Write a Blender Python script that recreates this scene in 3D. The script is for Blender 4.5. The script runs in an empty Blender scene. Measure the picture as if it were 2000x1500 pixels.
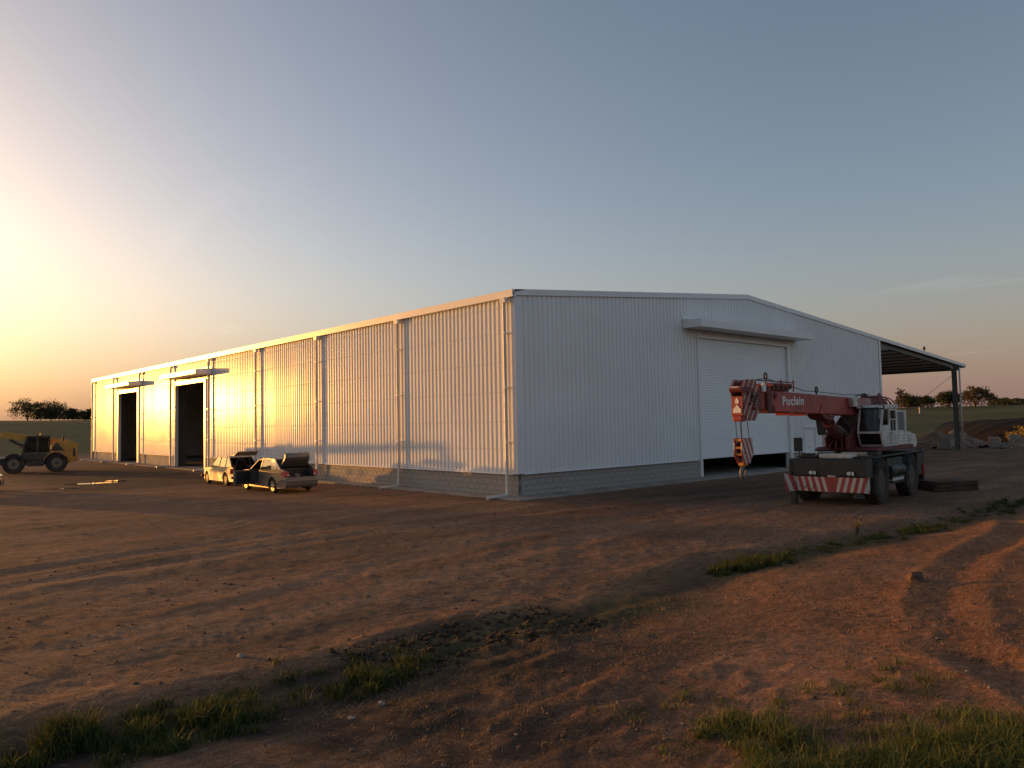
import bpy, bmesh, math, random
import numpy as np
from mathutils import Vector, Matrix

random.seed(7)
rng = np.random.default_rng(11)
sc = bpy.context.scene
COL = sc.collection
PI = math.pi
R = math.radians

# ------------------------------------------------------------------ camera
CAM = (-18.669, -20.550, 2.7)
cd = bpy.data.cameras.new('camera')
cd.sensor_width = 36.0
cd.lens = 36.0 * 1488 / 2000
cd.clip_end = 9000
cam = bpy.data.objects.new('camera', cd)
COL.objects.link(cam)
m = Matrix(((0.7445958, -0.0199333, -0.6672179, 0),
            (-0.6672390, -0.0509967, -0.7430958, 0),
            (-0.0192135, 0.9984999, -0.0512722, 0), (0, 0, 0, 1)))
cam.matrix_world = Matrix.Translation(CAM) @ m
sc.camera = cam

# ------------------------------------------------------------------ sky and sun
SUN_AZ, SUN_EL = 110.2, 2.0          # degrees, counter-clockwise from +X
w = bpy.data.worlds.new('World')
sc.world = w
w.use_nodes = True
nt = w.node_tree
nt.nodes.clear()
out = nt.nodes.new('ShaderNodeOutputWorld')
bg = nt.nodes.new('ShaderNodeBackground')
sky = nt.nodes.new('ShaderNodeTexSky')
sky.sky_type = 'NISHITA'
sky.sun_disc = False
sky.sun_elevation = R(SUN_EL)
sky.sun_rotation = R(90 - SUN_AZ)
sky.altitude = 50
sky.air_density = 0.7
sky.dust_density = 3.0
sky.ozone_density = 0.7
bg.inputs['Strength'].default_value = 0.15
def wn(t, **kw):
    n = nt.nodes.new(t)
    for k, v in kw.items(): setattr(n, k, v)
    return n
def wmath(op, a, b=None):
    n = wn('ShaderNodeMath', operation=op)
    for i, q in enumerate((a, b)):
        if q is None: continue
        if isinstance(q, (int, float)): n.inputs[i].default_value = q
        else: nt.links.new(q, n.inputs[i])
    return n.outputs[0]
def wmix(bt, f, a, b):
    n = wn('ShaderNodeMix', data_type='RGBA', blend_type=bt)
    for k, q in (('Factor', f), ('A', a), ('B', b)):
        if isinstance(q, tuple): n.inputs[k].default_value = (*q, 1)
        elif isinstance(q, (int, float)): n.inputs[k].default_value = q
        else: nt.links.new(q, n.inputs[k])
    return n.outputs['Result']
wt = wn('ShaderNodeTexCoord')
wx = wn('ShaderNodeSeparateXYZ')
nt.links.new(wt.outputs['Generated'], wx.inputs[0])
wz = wmath('MAXIMUM', wx.outputs['Z'], 0.0)
# even mist low over the whole horizon
mist = wmath('EXPONENT', wmath('MULTIPLY', wmath('POWER', wmath('DIVIDE', wz, .125), 2.0), -1.0))
hs_ = wn('ShaderNodeHueSaturation')
hs_.inputs['Saturation'].default_value = .98
nt.links.new(sky.outputs[0], hs_.inputs['Color'])
skc = wmix('MULTIPLY', 1.0, hs_.outputs[0], (1.03, 1.0, 1.08))
skc = wmix('MULTIPLY', wmath('MULTIPLY', mist, .65), skc, (.0, .0, .0))
skc = wmix('ADD', mist, skc, (.77, .49, .44))
# thin streaks of cloud
cv = wn('ShaderNodeCombineXYZ')
den = wmath('ADD', wz, .05)
nt.links.new(wmath('DIVIDE', wx.outputs['X'], den), cv.inputs[0])
nt.links.new(wmath('DIVIDE', wx.outputs['Y'], den), cv.inputs[1])
cm = wn('ShaderNodeMapping')
cm.inputs['Rotation'].default_value = (0, 0, R(-48))
cm.inputs['Scale'].default_value = (1.2, .34, 1)
nt.links.new(cv.outputs[0], cm.inputs[0])
cn = wn('ShaderNodeTexNoise')
cn.inputs['Scale'].default_value = .9; cn.inputs['Detail'].default_value = 7; cn.inputs['Roughness'].default_value = .6
nt.links.new(cm.outputs[0], cn.inputs['Vector'])
cr_ = wn('ShaderNodeMapRange')
cr_.inputs['From Min'].default_value = .64; cr_.inputs['From Max'].default_value = .80; cr_.inputs['To Max'].default_value = .5
nt.links.new(cn.outputs[0], cr_.inputs['Value'])
low = wmath('EXPONENT', wmath('MULTIPLY', wmath('POWER', wmath('DIVIDE', wz, .22), 2.0), -1.0))
skc = wmix('ADD', wmath('MULTIPLY', cr_.outputs[0], low), skc, (.85, .62, .50))
nt.links.new(skc, bg.inputs['Color'])
nt.links.new(bg.outputs[0], out.inputs['Surface'])

sd = bpy.data.lights.new('sun', 'SUN')
sd.energy = 1.85
sd.angle = R(0.53)
sd.color = (1.0, 0.42, 0.07)
sun = bpy.data.objects.new('sun', sd)
COL.objects.link(sun)
S = Vector((math.cos(R(SUN_AZ)) * math.cos(R(SUN_EL)), math.sin(R(SUN_AZ)) * math.cos(R(SUN_EL)), math.sin(R(SUN_EL))))
sun.rotation_euler = S.to_track_quat('Z', 'Y').to_euler()

sc.view_settings.view_transform = 'Standard'
sc.view_settings.look = 'None'
sc.view_settings.gamma = 1.0
sc.view_settings.use_curve_mapping = False
sc.view_settings.exposure = 1.32
sc.cycles.max_bounces = 6
sc.cycles.use_denoising = True

# ------------------------------------------------------------------ helpers
def tag(o, label=None, cat=None, group=None, kind=None):
    if label: o['label'] = label
    if cat: o['category'] = cat
    if group: o['group'] = group
    if kind: o['kind'] = kind
    return o

def thing(name, label, cat, loc=(0, 0, 0), rz=0.0, group=None):
    o = bpy.data.objects.new(name, None)
    o.empty_display_size = 0.3
    COL.objects.link(o)
    o.location = loc
    o.rotation_euler = (0, 0, rz)
    return tag(o, label, cat, group)

class B:
    """collects shapes, then becomes one mesh object"""
    def __init__(s):
        s.bm = bmesh.new()
    def _bev(s, faces, bev, seg=1):
        if bev:
            es = {e for f in faces for e in f.edges}
            bmesh.ops.bevel(s.bm, geom=list(es), offset=bev, segments=seg, affect='EDGES', clamp_overlap=True)
    def box(s, x0, x1, y0, y1, z0, z1, bev=0, M=None):
        P = [(x, y, z) for z in (z0, z1) for y in (y0, y1) for x in (x0, x1)]
        return s.hexa(P, bev, M)
    def hexa(s, P, bev=0, M=None):
        v = [s.bm.verts.new(M @ Vector(p) if M else p) for p in P]
        F = [s.bm.faces.new([v[i] for i in q]) for q in ((0, 2, 3, 1), (4, 5, 7, 6), (0, 1, 5, 4), (2, 6, 7, 3), (0, 4, 6, 2), (1, 3, 7, 5))]
        s._bev(F, bev)
        return s
    def prism(s, pts, axis, a, b, bev=0, fn=None):
        def P(p, t):
            q = {'x': (t, p[0], p[1]), 'y': (p[0], t, p[1]), 'z': (p[0], p[1], t)}[axis]
            return fn(*q) if fn else q
        va = [s.bm.verts.new(P(p, a)) for p in pts]
        vb = [s.bm.verts.new(P(p, b)) for p in pts]
        n = len(pts)
        F = [s.bm.faces.new(va[::-1]), s.bm.faces.new(vb)]
        for i in range(n):
            F.append(s.bm.faces.new((va[i], va[(i + 1) % n], vb[(i + 1) % n], vb[i])))
        s._bev(F, bev)
        return s
    def tube(s, path, r, n=8, cap=True):
        path = [Vector(p) for p in path]
        rs = r if isinstance(r, (list, tuple)) else [r] * len(path)
        rings = []
        up = None
        for i, p in enumerate(path):
            t = (path[min(i + 1, len(path) - 1)] - path[max(i - 1, 0)]).normalized()
            if up is None:
                up = Vector((0, 0, 1)) if abs(t.z) < .9 else Vector((1, 0, 0))
            a = t.cross(up).normalized()
            b = a.cross(t).normalized()
            up = b
            rings.append([s.bm.verts.new(p + (a * math.cos(k * 2 * PI / n) + b * math.sin(k * 2 * PI / n)) * rs[i]) for k in range(n)])
        for A, C in zip(rings, rings[1:]):
            for k in range(n):
                s.bm.faces.new((A[k], A[(k + 1) % n], C[(k + 1) % n], C[k]))
        if cap:
            s.bm.faces.new(rings[0][::-1]); s.bm.faces.new(rings[-1])
        return s
    def lathe(s, prof, c=(0, 0, 0), axis='y', n=24):
        """prof: (radius, along) pairs, closed ring if first == last"""
        def P(r, h, a):
            ca, sa = r * math.cos(a), r * math.sin(a)
            q = {'x': (h, ca, sa), 'y': (ca, h, sa), 'z': (ca, sa, h)}[axis]
            return (q[0] + c[0], q[1] + c[1], q[2] + c[2])
        rings = [[s.bm.verts.new(P(r, h, k * 2 * PI / n)) for k in range(n)] for r, h in prof]
        for A, C in zip(rings, rings[1:]):
            for k in range(n):
                s.bm.faces.new((A[k], A[(k + 1) % n], C[(k + 1) % n], C[k]))
        for q in (rings[0], rings[-1]):
            try: s.bm.faces.new(q)
            except ValueError: pass
        return s
    def face(s, pts):
        s.bm.faces.new([s.bm.verts.new(p) for p in pts])
        return s
    def plate(s, pts, th):
        """planar polygon in 3-D given a thickness along its normal"""
        P = [Vector(p) for p in pts]
        nrm = (P[1] - P[0]).cross(P[2] - P[0]).normalized() * th
        va = [s.bm.verts.new(p) for p in P]
        vb = [s.bm.verts.new(p + nrm) for p in P]
        n = len(P)
        s.bm.faces.new(va[::-1]); s.bm.faces.new(vb)
        for i in range(n):
            s.bm.faces.new((va[i], va[(i + 1) % n], vb[(i + 1) % n], vb[i]))
        return s
    def blob(s, c, r, seg=2, jit=.2, flat=1.0):
        q = bmesh.ops.create_icosphere(s.bm, subdivisions=seg, radius=1)
        for v in q['verts']:
            k = 1 + random.uniform(-jit, jit)
            v.co = Vector((c[0] + v.co.x * r * k, c[1] + v.co.y * r * k, c[2] + v.co.z * r * k * flat))
        return s
    def done(s, name, mat, parent=None, smooth=False, loc=None, rot=None, angle=None):
        bmesh.ops.recalc_face_normals(s.bm, faces=s.bm.faces)
        me = bpy.data.meshes.new(name)
        s.bm.to_mesh(me)
        s.bm.free()
        if smooth:
            me.polygons.foreach_set('use_smooth', [True] * len(me.polygons))
            if angle:
                me.set_sharp_from_angle(angle=R(angle))
        return link(name, me, mat, parent, loc, rot)

def link(name, me, mat, parent=None, loc=None, rot=None):
    if mat and not me.materials: me.materials.append(mat)
    o = bpy.data.objects.new(name, me)
    COL.objects.link(o)
    if parent: o.parent = parent
    if loc: o.location = loc
    if rot: o.rotation_euler = rot
    return o

def raw(name, V, F, mat, parent=None, smooth=False):
    me = bpy.data.meshes.new(name)
    me.from_pydata(V, [], F)
    if smooth: me.polygons.foreach_set('use_smooth', [True] * len(me.polygons))
    return link(name, me, mat, parent)

def raw_np(name, V, Q, mat, parent=None, smooth=False):
    """numpy verts (n,3), faces (m,k)"""
    me = bpy.data.meshes.new(name)
    me.vertices.add(len(V)); me.vertices.foreach_set('co', np.asarray(V, np.float32).ravel())
    k = Q.shape[1]
    me.loops.add(Q.size); me.loops.foreach_set('vertex_index', Q.astype(np.int32).ravel())
    me.polygons.add(len(Q)); me.polygons.foreach_set('loop_start', np.arange(0, Q.size, k, dtype=np.int32))
    me.update(calc_edges=True)
    if smooth: me.polygons.foreach_set('use_smooth', np.ones(len(Q), bool))
    me.validate()
    return link(name, me, mat, parent)

# ------------------------------------------------------------------ materials
def node(nt, t, **kw):
    n = nt.nodes.new(t)
    for k, v in kw.items(): setattr(n, k, v)
    return n

def mat(name, col, rough=.6, metal=0.0, var=.12, scale=3.0, bump=0.0, bscale=40.0, dirt=None, dirt_amt=.35, dirt_scale=1.5, spec=.5, coat=0.0):
    if rough >= .85: spec = min(spec, .12)
    M = bpy.data.materials.new(name)
    M.use_nodes = True
    nt = M.node_tree
    p = nt.nodes['Principled BSDF']
    p.inputs['Roughness'].default_value = rough
    p.inputs['Metallic'].default_value = metal
    p.inputs['Specular IOR Level'].default_value = spec
    p.inputs['Coat Weight'].default_value = coat
    tc = node(nt, 'ShaderNodeTexCoord')
    nz = node(nt, 'ShaderNodeTexNoise')
    nz.inputs['Scale'].default_value = scale
    nz.inputs['Detail'].default_value = 6
    nt.links.new(tc.outputs['Object'], nz.inputs['Vector'])
    mr = node(nt, 'ShaderNodeMapRange')
    mr.inputs['From Min'].default_value = .3; mr.inputs['From Max'].default_value = .7
    mr.inputs['To Min'].default_value = 1 - var; mr.inputs['To Max'].default_value = 1 + var
    nt.links.new(nz.outputs[0], mr.inputs['Value'])
    mul = node(nt, 'ShaderNodeMix', data_type='RGBA', blend_type='MULTIPLY')
    mul.inputs['Factor'].default_value = 1
    mul.inputs['A'].default_value = (*col, 1)
    nt.links.new(mr.outputs[0], mul.inputs['B'])
    last = mul.outputs['Result']
    if dirt:
        n2 = node(nt, 'ShaderNodeTexNoise')
        n2.inputs['Scale'].default_value = dirt_scale; n2.inputs['Detail'].default_value = 8; n2.inputs['Roughness'].default_value = .65
        nt.links.new(tc.outputs['Object'], n2.inputs['Vector'])
        r2 = node(nt, 'ShaderNodeMapRange')
        r2.inputs['From Min'].default_value = .42; r2.inputs['From Max'].default_value = .68
        r2.inputs['To Max'].default_value = dirt_amt
        nt.links.new(n2.outputs[0], r2.inputs['Value'])
        mx = node(nt, 'ShaderNodeMix', data_type='RGBA')
        nt.links.new(r2.outputs[0], mx.inputs['Factor'])
        nt.links.new(last, mx.inputs['A'])
        mx.inputs['B'].default_value = (*dirt, 1)
        last = mx.outputs['Result']
        rr = node(nt, 'ShaderNodeMapRange')
        rr.inputs['To Min'].default_value = rough; rr.inputs['To Max'].default_value = min(1, rough + .5)
        nt.links.new(r2.outputs[0], rr.inputs['Value'])
        nt.links.new(rr.outputs[0], p.inputs['Roughness'])
    nt.links.new(last, p.inputs['Base Color'])
    if bump:
        n3 = node(nt, 'ShaderNodeTexNoise')
        n3.inputs['Scale'].default_value = bscale; n3.inputs['Detail'].default_value = 5
        nt.links.new(tc.outputs['Object'], n3.inputs['Vector'])
        bp = node(nt, 'ShaderNodeBump')
        bp.inputs['Strength'].default_value = bump; bp.inputs['Distance'].default_value = .02
        nt.links.new(n3.outputs[0], bp.inputs['Height'])
        nt.links.new(bp.outputs[0], p.inputs['Normal'])
    return M

def glass(name, tint=(.55, .6, .6), rough=.05):
    M = bpy.data.materials.new(name)
    M.use_nodes = True
    nt = M.node_tree
    nt.nodes.clear()
    o = node(nt, 'ShaderNodeOutputMaterial')
    tr = node(nt, 'ShaderNodeBsdfTransparent'); tr.inputs[0].default_value = (*tint, 1)
    gl = node(nt, 'ShaderNodeBsdfGlossy'); gl.inputs['Roughness'].default_value = rough
    df = node(nt, 'ShaderNodeBsdfDiffuse'); df.inputs[0].default_value = (.2, .18, .15, 1)
    fr = node(nt, 'ShaderNodeFresnel'); fr.inputs[0].default_value = 1.5
    m0 = node(nt, 'ShaderNodeMixShader'); m0.inputs[0].default_value = .07
    mx = node(nt, 'ShaderNodeMixShader')
    nt.links.new(tr.outputs[0], m0.inputs[1]); nt.links.new(df.outputs[0], m0.inputs[2])
    nt.links.new(fr.outputs[0], mx.inputs[0])
    nt.links.new(m0.outputs[0], mx.inputs[1]); nt.links.new(gl.outputs[0], mx.inputs[2])
    nt.links.new(mx.outputs[0], o.inputs[0])
    return M

def stripes(name, period, slope, axis, vert, colA, colB, duty=.5, mirror=None, solid=0.0):
    """painted diagonal bands; axis and vert are 0/1/2 object axes; mirror = centre for chevrons"""
    M = mat(name, colA, .55, var=.15, scale=4)
    nt = M.node_tree
    p = nt.nodes['Principled BSDF']
    tc = node(nt, 'ShaderNodeTexCoord')
    sx = node(nt, 'ShaderNodeSeparateXYZ')
    nt.links.new(tc.outputs['Object'], sx.inputs[0])
    def mth(op, a, b=None):
        n = node(nt, 'ShaderNodeMath', operation=op)
        for i, q in enumerate((a, b)):
            if q is None: continue
            if isinstance(q, (int, float)): n.inputs[i].default_value = q
            else: nt.links.new(q, n.inputs[i])
        return n.outputs[0]
    a = sx.outputs[axis]
    if mirror is not None:
        a = mth('ABSOLUTE', mth('SUBTRACT', a, mirror))
    t = mth('ADD', a, mth('MULTIPLY', sx.outputs[vert], slope))
    fr = mth('FRACT', mth('ADD', mth('DIVIDE', t, period), 50.0))
    f = mth('LESS_THAN', fr, duty)
    if solid:
        f = mth('MULTIPLY', f, mth('GREATER_THAN', a, solid))
    # chipped paint
    nz = node(nt, 'ShaderNodeTexNoise'); nz.inputs['Scale'].default_value = 9; nz.inputs['Detail'].default_value = 8
    nt.links.new(tc.outputs['Object'], nz.inputs['Vector'])
    chip = mth('GREATER_THAN', nz.outputs[0], .64)
    old = p.inputs['Base Color'].links[0].from_socket
    mx = node(nt, 'ShaderNodeMix', data_type='RGBA')
    nt.links.new(f, mx.inputs['Factor']); nt.links.new(old, mx.inputs['A']); mx.inputs['B'].default_value = (*colB, 1)
    m2 = node(nt, 'ShaderNodeMix', data_type='RGBA')
    nt.links.new(mth('MULTIPLY', chip, .75), m2.inputs['Factor']); nt.links.new(mx.outputs['Result'], m2.inputs['A'])
    m2.inputs['B'].default_value = (.10, .06, .045, 1)
    nt.links.new(m2.outputs['Result'], p.inputs['Base Color'])
    return M

DUST = (.20, .135, .09)
M_SHEET = mat('sheet_steel', (.80, .80, .795), .21, var=.05, scale=.35, spec=.055)
M_TRIM = mat('trim_steel', (.80, .795, .79), .25, var=.03, scale=.6, spec=.12)
M_ROOF = mat('roof_steel', (.70, .70, .69), .35, var=.03, scale=.3)
M_PIPE = mat('pipe_plastic', (.60, .585, .56), .4, var=.05, scale=2, dirt=DUST, dirt_amt=.25)
M_SHUT = mat('shutter_steel', (.80, .82, .84), .38, var=.03, scale=.7)
M_BLOCK = mat('concrete_block', (.40, .38, .35), .9, var=.25, scale=2.2, bump=.5, bscale=60, dirt=(.24, .19, .15), dirt_amt=.5, dirt_scale=1.1)
M_MORTAR = mat('mortar', (.27, .25, .23), .95, var=.15, scale=3, bump=.4)
M_CONC = mat('concrete', (.34, .31, .275), .9, var=.18, scale=1.2, bump=.4, bscale=30, dirt=DUST, dirt_amt=.65, dirt_scale=.8)
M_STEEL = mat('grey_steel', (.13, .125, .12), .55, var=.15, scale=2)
M_DARK = mat('dark_inside', (.05, .045, .04), .9)
M_RED = mat('crane_red', (.36, .048, .038), .42, var=.14, scale=1.3, dirt=(.15, .07, .05), dirt_amt=.45, dirt_scale=1.6)
M_REDD = mat('crane_dark_red', (.15, .03, .027), .6, var=.25, scale=2.5, dirt=(.07, .04, .035), dirt_amt=.6)
M_CWHITE = mat('crane_white', (.64, .62, .58), .5, var=.08, scale=2, dirt=(.25, .15, .10), dirt_amt=.55, dirt_scale=2.6)
M_CHASSIS = mat('chassis_black_green', (.022, .024, .022), .55, var=.25, scale=2, dirt=(.07, .05, .04), dirt_amt=.4, dirt_scale=1.4)
M_RUBBER = mat('rubber', (.035, .033, .031), .85, var=.3, scale=3, bump=.2, dirt=(.13, .095, .07), dirt_amt=.6, dirt_scale=2)
M_RIM = mat('rim_paint', (.05, .045, .04), .6, var=.2, dirt=(.10, .07, .05), dirt_amt=.4)
M_LETTER = mat('letter_white', (.72, .70, .66), .55, var=.1, scale=6)
M_LENS = mat('lamp_lens', (.75, .75, .72), .15, var=.05)
M_BLACK = mat('black_plastic', (.02, .02, .02), .5, var=.2)
M_ROPE = mat('wire_rope', (.05, .045, .04), .6, .4)
M_YHOOK = mat('hook_orange', (.55, .22, .05), .5, dirt=(.12, .06, .03), dirt_amt=.5)
M_GLASS = glass('clear_glass')
M_GLASSD = glass('tinted_glass', (.25, .26, .26))
M_SILVER = mat('silver_paint', (.20, .185, .165), .35, .4, var=.05, dirt=DUST, dirt_amt=.35, coat=.2)
M_CREAM = mat('cream_paint', (.36, .33, .27), .45, var=.05, dirt=DUST, dirt_amt=.45)
M_BLUE = mat('dark_blue_paint', (.03, .04, .07), .25, .2, var=.05, dirt=DUST, dirt_amt=.2, coat=.6)
M_ALLOY = mat('alloy', (.55, .54, .52), .3, .8, var=.08)
M_TAIL = mat('tail_lamp', (.45, .03, .03), .2)
M_SEAT = mat('seat_fabric', (.05, .045, .045), .9)
M_YEL = mat('loader_yellow', (.62, .32, .05), .5, var=.12, dirt=(.14, .085, .05), dirt_amt=.5, dirt_scale=1.8)
M_LGREY = mat('loader_grey', (.045, .043, .04), .6, var=.2, dirt=DUST, dirt_amt=.3)
M_BARK = mat('bark', (.10, .075, .055), .95, var=.3, scale=6, bump=.5, bscale=20)
M_STONE = mat('stone', (.34, .29, .24), .9, var=.3, scale=5, bump=.4)
M_RUBBLE = mat('rubble_soil', (.21, .135, .095), .95, var=.35, scale=1.6, bump=.6, bscale=8)
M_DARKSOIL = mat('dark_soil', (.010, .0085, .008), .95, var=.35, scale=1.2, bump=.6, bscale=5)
M_WOOD = mat('old_board', (.085, .06, .045), .85, var=.3, scale=5, bump=.3)
M_BIRD = mat('bird_feather', (.03, .028, .028), .8)

def leafmat(name, c1, c2, trans=.25):
    M = bpy.data.materials.new(name)
    M.use_nodes = True
    nt = M.node_tree
    p = nt.nodes['Principled BSDF']
    p.inputs['Roughness'].default_value = .65
    p.inputs['Specular IOR Level'].default_value = .25
    ge = node(nt, 'ShaderNodeNewGeometry')
    rp = node(nt, 'ShaderNodeMix', data_type='RGBA')
    rp.inputs['A'].default_value = (*c1, 1); rp.inputs['B'].default_value = (*c2, 1)
    nt.links.new(ge.outputs['Random Per Island'], rp.inputs['Factor'])
    nt.links.new(rp.outputs['Result'], p.inputs['Base Color'])
    tl = node(nt, 'ShaderNodeBsdfTranslucent')
    nt.links.new(rp.outputs['Result'], tl.inputs[0])
    mx = node(nt, 'ShaderNodeMixShader'); mx.inputs[0].default_value = trans
    nt.links.new(p.outputs[0], mx.inputs[1]); nt.links.new(tl.outputs[0], mx.inputs[2])
    nt.links.new(mx.outputs[0], nt.nodes['Material Output'].inputs[0])
    return M
M_LEAF = leafmat('leaf_dark', (.035, .045, .018), (.075, .075, .03))
M_LEAFB = leafmat('leaf_brown', (.07, .055, .03), (.12, .095, .05))
M_GRASS = leafmat('grass_blade', (.055, .085, .018), (.17, .17, .05), .3)
M_GRASSD = leafmat('grass_blade_dark', (.028, .046, .010), (.10, .11, .03), .3)
M_STRAW = leafmat('straw_blade', (.17, .09, .045), (.30, .20, .10), .15)
M_LITTER = leafmat('litter_blade', (.08, .05, .03), (.24, .15, .085), .1)
M_YFLOWER = leafmat('yellow_bloom', (.40, .26, .03), (.55, .40, .06), .2)

# ------------------------------------------------------------------ terrain
def hash2(i, j, s):
    h = (i.astype(np.int64) * 374761393 + j.astype(np.int64) * 668265263 + s * 1442695041) & 0x7fffffff
    h = ((h ^ (h >> 13)) * 1274126177) & 0x7fffffff
    return ((h ^ (h >> 16)) & 0xffff) / 65535.0
def vnoise(x, y, s=0):
    i = np.floor(x); j = np.floor(y)
    u = x - i; v = y - j
    u = u * u * u * (u * (u * 6 - 15) + 10); v = v * v * v * (v * (v * 6 - 15) + 10)
    a = hash2(i, j, s); b = hash2(i + 1, j, s); c = hash2(i, j + 1, s); d = hash2(i + 1, j + 1, s)
    return (a * (1 - u) + b * u) * (1 - v) + (c * (1 - u) + d * u) * v - .5
def fbm(x, y, s=0, o=4):
    t = 0; a = 1.0
    for k in range(o):
        t = t + a * vnoise(x * 2 ** k + 17.3 * k, y * 2 ** k - 9.1 * k, s + k)
        a *= .5
    return t
def sstep(a, b, x):
    t = np.clip((x - a) / (b - a), 0, 1)
    return t * t * (3 - 2 * t)
DX = [-40, -22, -17, -14.4, -12.2, -10, -6, -1.3, 3, 8, 14, 30, 60]
DY = [-12.4, -12.8, -12.9, -13.4, -12.9, -13.3, -12.6, -13.1, -13.4, -13.3, -14, -16, -20]
RUTS = [
    ([(-40, -6), (-28, -5.2), (-16.2, -3.0), (-13.3, -2.4), (-6.9, -1.9), (-1, -2.2), (6, -3.3), (14, -4.5), (30, -5)], .30, .028),
    ([(-40, -8), (-28, -7), (-16.2, -4.7), (-13.3, -4.1), (-6.9, -3.6), (-1, -3.9), (6, -5.0), (14, -6.2), (30, -6.6)], .30, .028),
    ([(-40, -11), (-24, -10.6), (-17, -9.8), (-14.3, -8.9), (-8, -7.0), (.8, -6.2), (7, -6.3), (16, -7.4), (30, -8)], .28, .026),
    ([(-40, -12.4), (-24, -12), (-17, -11.3), (-14.3, -10.4), (-8, -8.7), (.8, -7.9), (7, -8), (16, -9.2), (30, -10)], .28, .024),
    ([(14, -12.0), (6, -14), (.7, -15.4), (-3.1, -15.7), (-6.7, -16.4), (-9.6, -17.4), (-12, -20), (-13, -26)], .26, .11),
    ([(14, -13.6), (6, -15.6), (1.2, -16.9), (-2.6, -17.2), (-6.0, -17.9), (-8.6, -18.9), (-10.6, -21), (-11.6, -27)], .26, .11),
    ([(-9.5, -20), (-10.4, -16), (-10.6, -13.2), (-9.6, -10), (-7, -7.6)], .24, .018),
    ([(-7.8, -20), (-8.7, -16), (-8.9, -13.2), (-7.9, -10.4), (-5.6, -8.2)], .24, .018),
    ([(-12, 30), (-7.5, 24), (-5.5, 16), (-6.3, 8), (-8, 1), (-11, -5)], .26, .015),
    ([(-13.7, 30), (-9.2, 24), (-7.2, 16), (-8, 8), (-9.7, 1), (-12.7, -5)], .26, .015),
]
def polydist(x, y, P):
    best = np.full(x.shape, 1e9)
    for (ax, ay), (bx, by) in zip(P, P[1:]):
        dx, dy = bx - ax, by - ay
        t = np.clip(((x - ax) * dx + (y - ay) * dy) / (dx * dx + dy * dy), 0, 1)
        best = np.minimum(best, (x - ax - t * dx) ** 2 + (y - ay - t * dy) ** 2)
    return np.sqrt(best)
def terr(x, y):
    x = np.asarray(x, float); y = np.asarray(y, float)
    cx, cy = x - CAM[0], y - CAM[1]
    r = np.hypot(cx, cy)
    az = np.degrees(np.arctan2(cy, cx))
    H = 5.3 + 1.2 * sstep(35, 75, az) + .7 * fbm(x / 110, y / 110, 3, 2)
    h = H * sstep(82, 265, r) - 6.0 * sstep(380, 1500, r)
    ex = np.maximum(np.maximum(-1.4 - x, x - 47.5), 0); ey = np.maximum(np.maximum(-1.5 - y, y - 61), 0)
    free = sstep(0.0, 2.2, np.hypot(ex, ey))
    near = 1 - sstep(60, 120, r)
    wx = x + .6 * fbm(x / 3, y / 3, 21, 2); wy = y + .6 * fbm(x / 3 + 9, y / 3, 22, 2)
    n = .032 * fbm(wx / 5.0, wy / 2.6, 5, 3) + .010 * fbm(wx / .9, wy / .55, 8, 3) + .009 * fbm(x / .22, y / .16, 31, 3)
    n = n + .016 * np.clip(vnoise(x / .30, y / .21, 33) * 2 - .35, 0, 1) * np.clip(.55 + 1.6 * fbm(x / 2.6, y / 1.5, 34, 2), 0, 1.2)
    n = n + .016 * np.clip(vnoise(x / .15, y / .12, 36) * 2 - .35, 0, 1) * np.clip(.5 + 1.6 * fbm(x / 1.9, y / 1.2, 35, 2), 0, 1.2)
    d = y - np.interp(x, DX, DY) + .35 * fbm(x / 1.4, y / 1.4, 40, 2)
    lon = 1 - .85 * np.exp(-((x + 9.7) / 1.6) ** 2)
    lon = lon * sstep(16, 6, x)
    n = n - .10 * lon * np.exp(-(d / .9) ** 2) + .02 * lon * np.exp(-((d + 1.3) / .6) ** 2) + .04 * lon * np.exp(-((d - 1.0) / .4) ** 2)
    churn = np.exp(-((x + 12.3) / 1.9) ** 2 - ((y + 13.0) / 1.0) ** 2) + .5 * np.exp(-((x + 13.4) / 1.6) ** 2 - ((y + 15.2) / 1.2) ** 2)
    n = n + churn * (.20 * np.abs(fbm(x / .8, y / .5, 51, 5)) + .04 * np.abs(fbm(x / .2, y / .15, 52, 3)) + .02)
    n = n + .34 * sstep(1.0, -7.5, d) * sstep(-17, -12, x) * (1 - sstep(15, 40, x)) * sstep(-45, -25, y)
    for P, wd, dp in RUTS:
        q = polydist(x + .12 * fbm(x / 1.1, y / 1.1, 61, 2), y, P)
        dp = dp * .5 * np.clip(.75 + 1.6 * fbm(x / 3.1 + wd, y / 3.1, 63, 2), .1, 1.5)
        n = n - dp * np.exp(-(q / wd) ** 2) + .45 * dp * np.exp(-((q - 1.9 * wd) / (.55 * wd)) ** 2)
        tread = np.exp(-(q / (wd * .9)) ** 4)
        n = n + (.006 + .012 * np.exp(-((x + 10.2) / 1.5) ** 2 - ((y + 13.2) / 1.5) ** 2)) * tread * np.sign(np.sin((x * .8 + y * .6) * 26))* (vnoise(x/1.7, y/1.7, 77) > 0)
    return h + n * free * (.15 + .85 * near)
def tz(x, y):
    return float(terr(np.array([x]), np.array([y]))[0])

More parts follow.
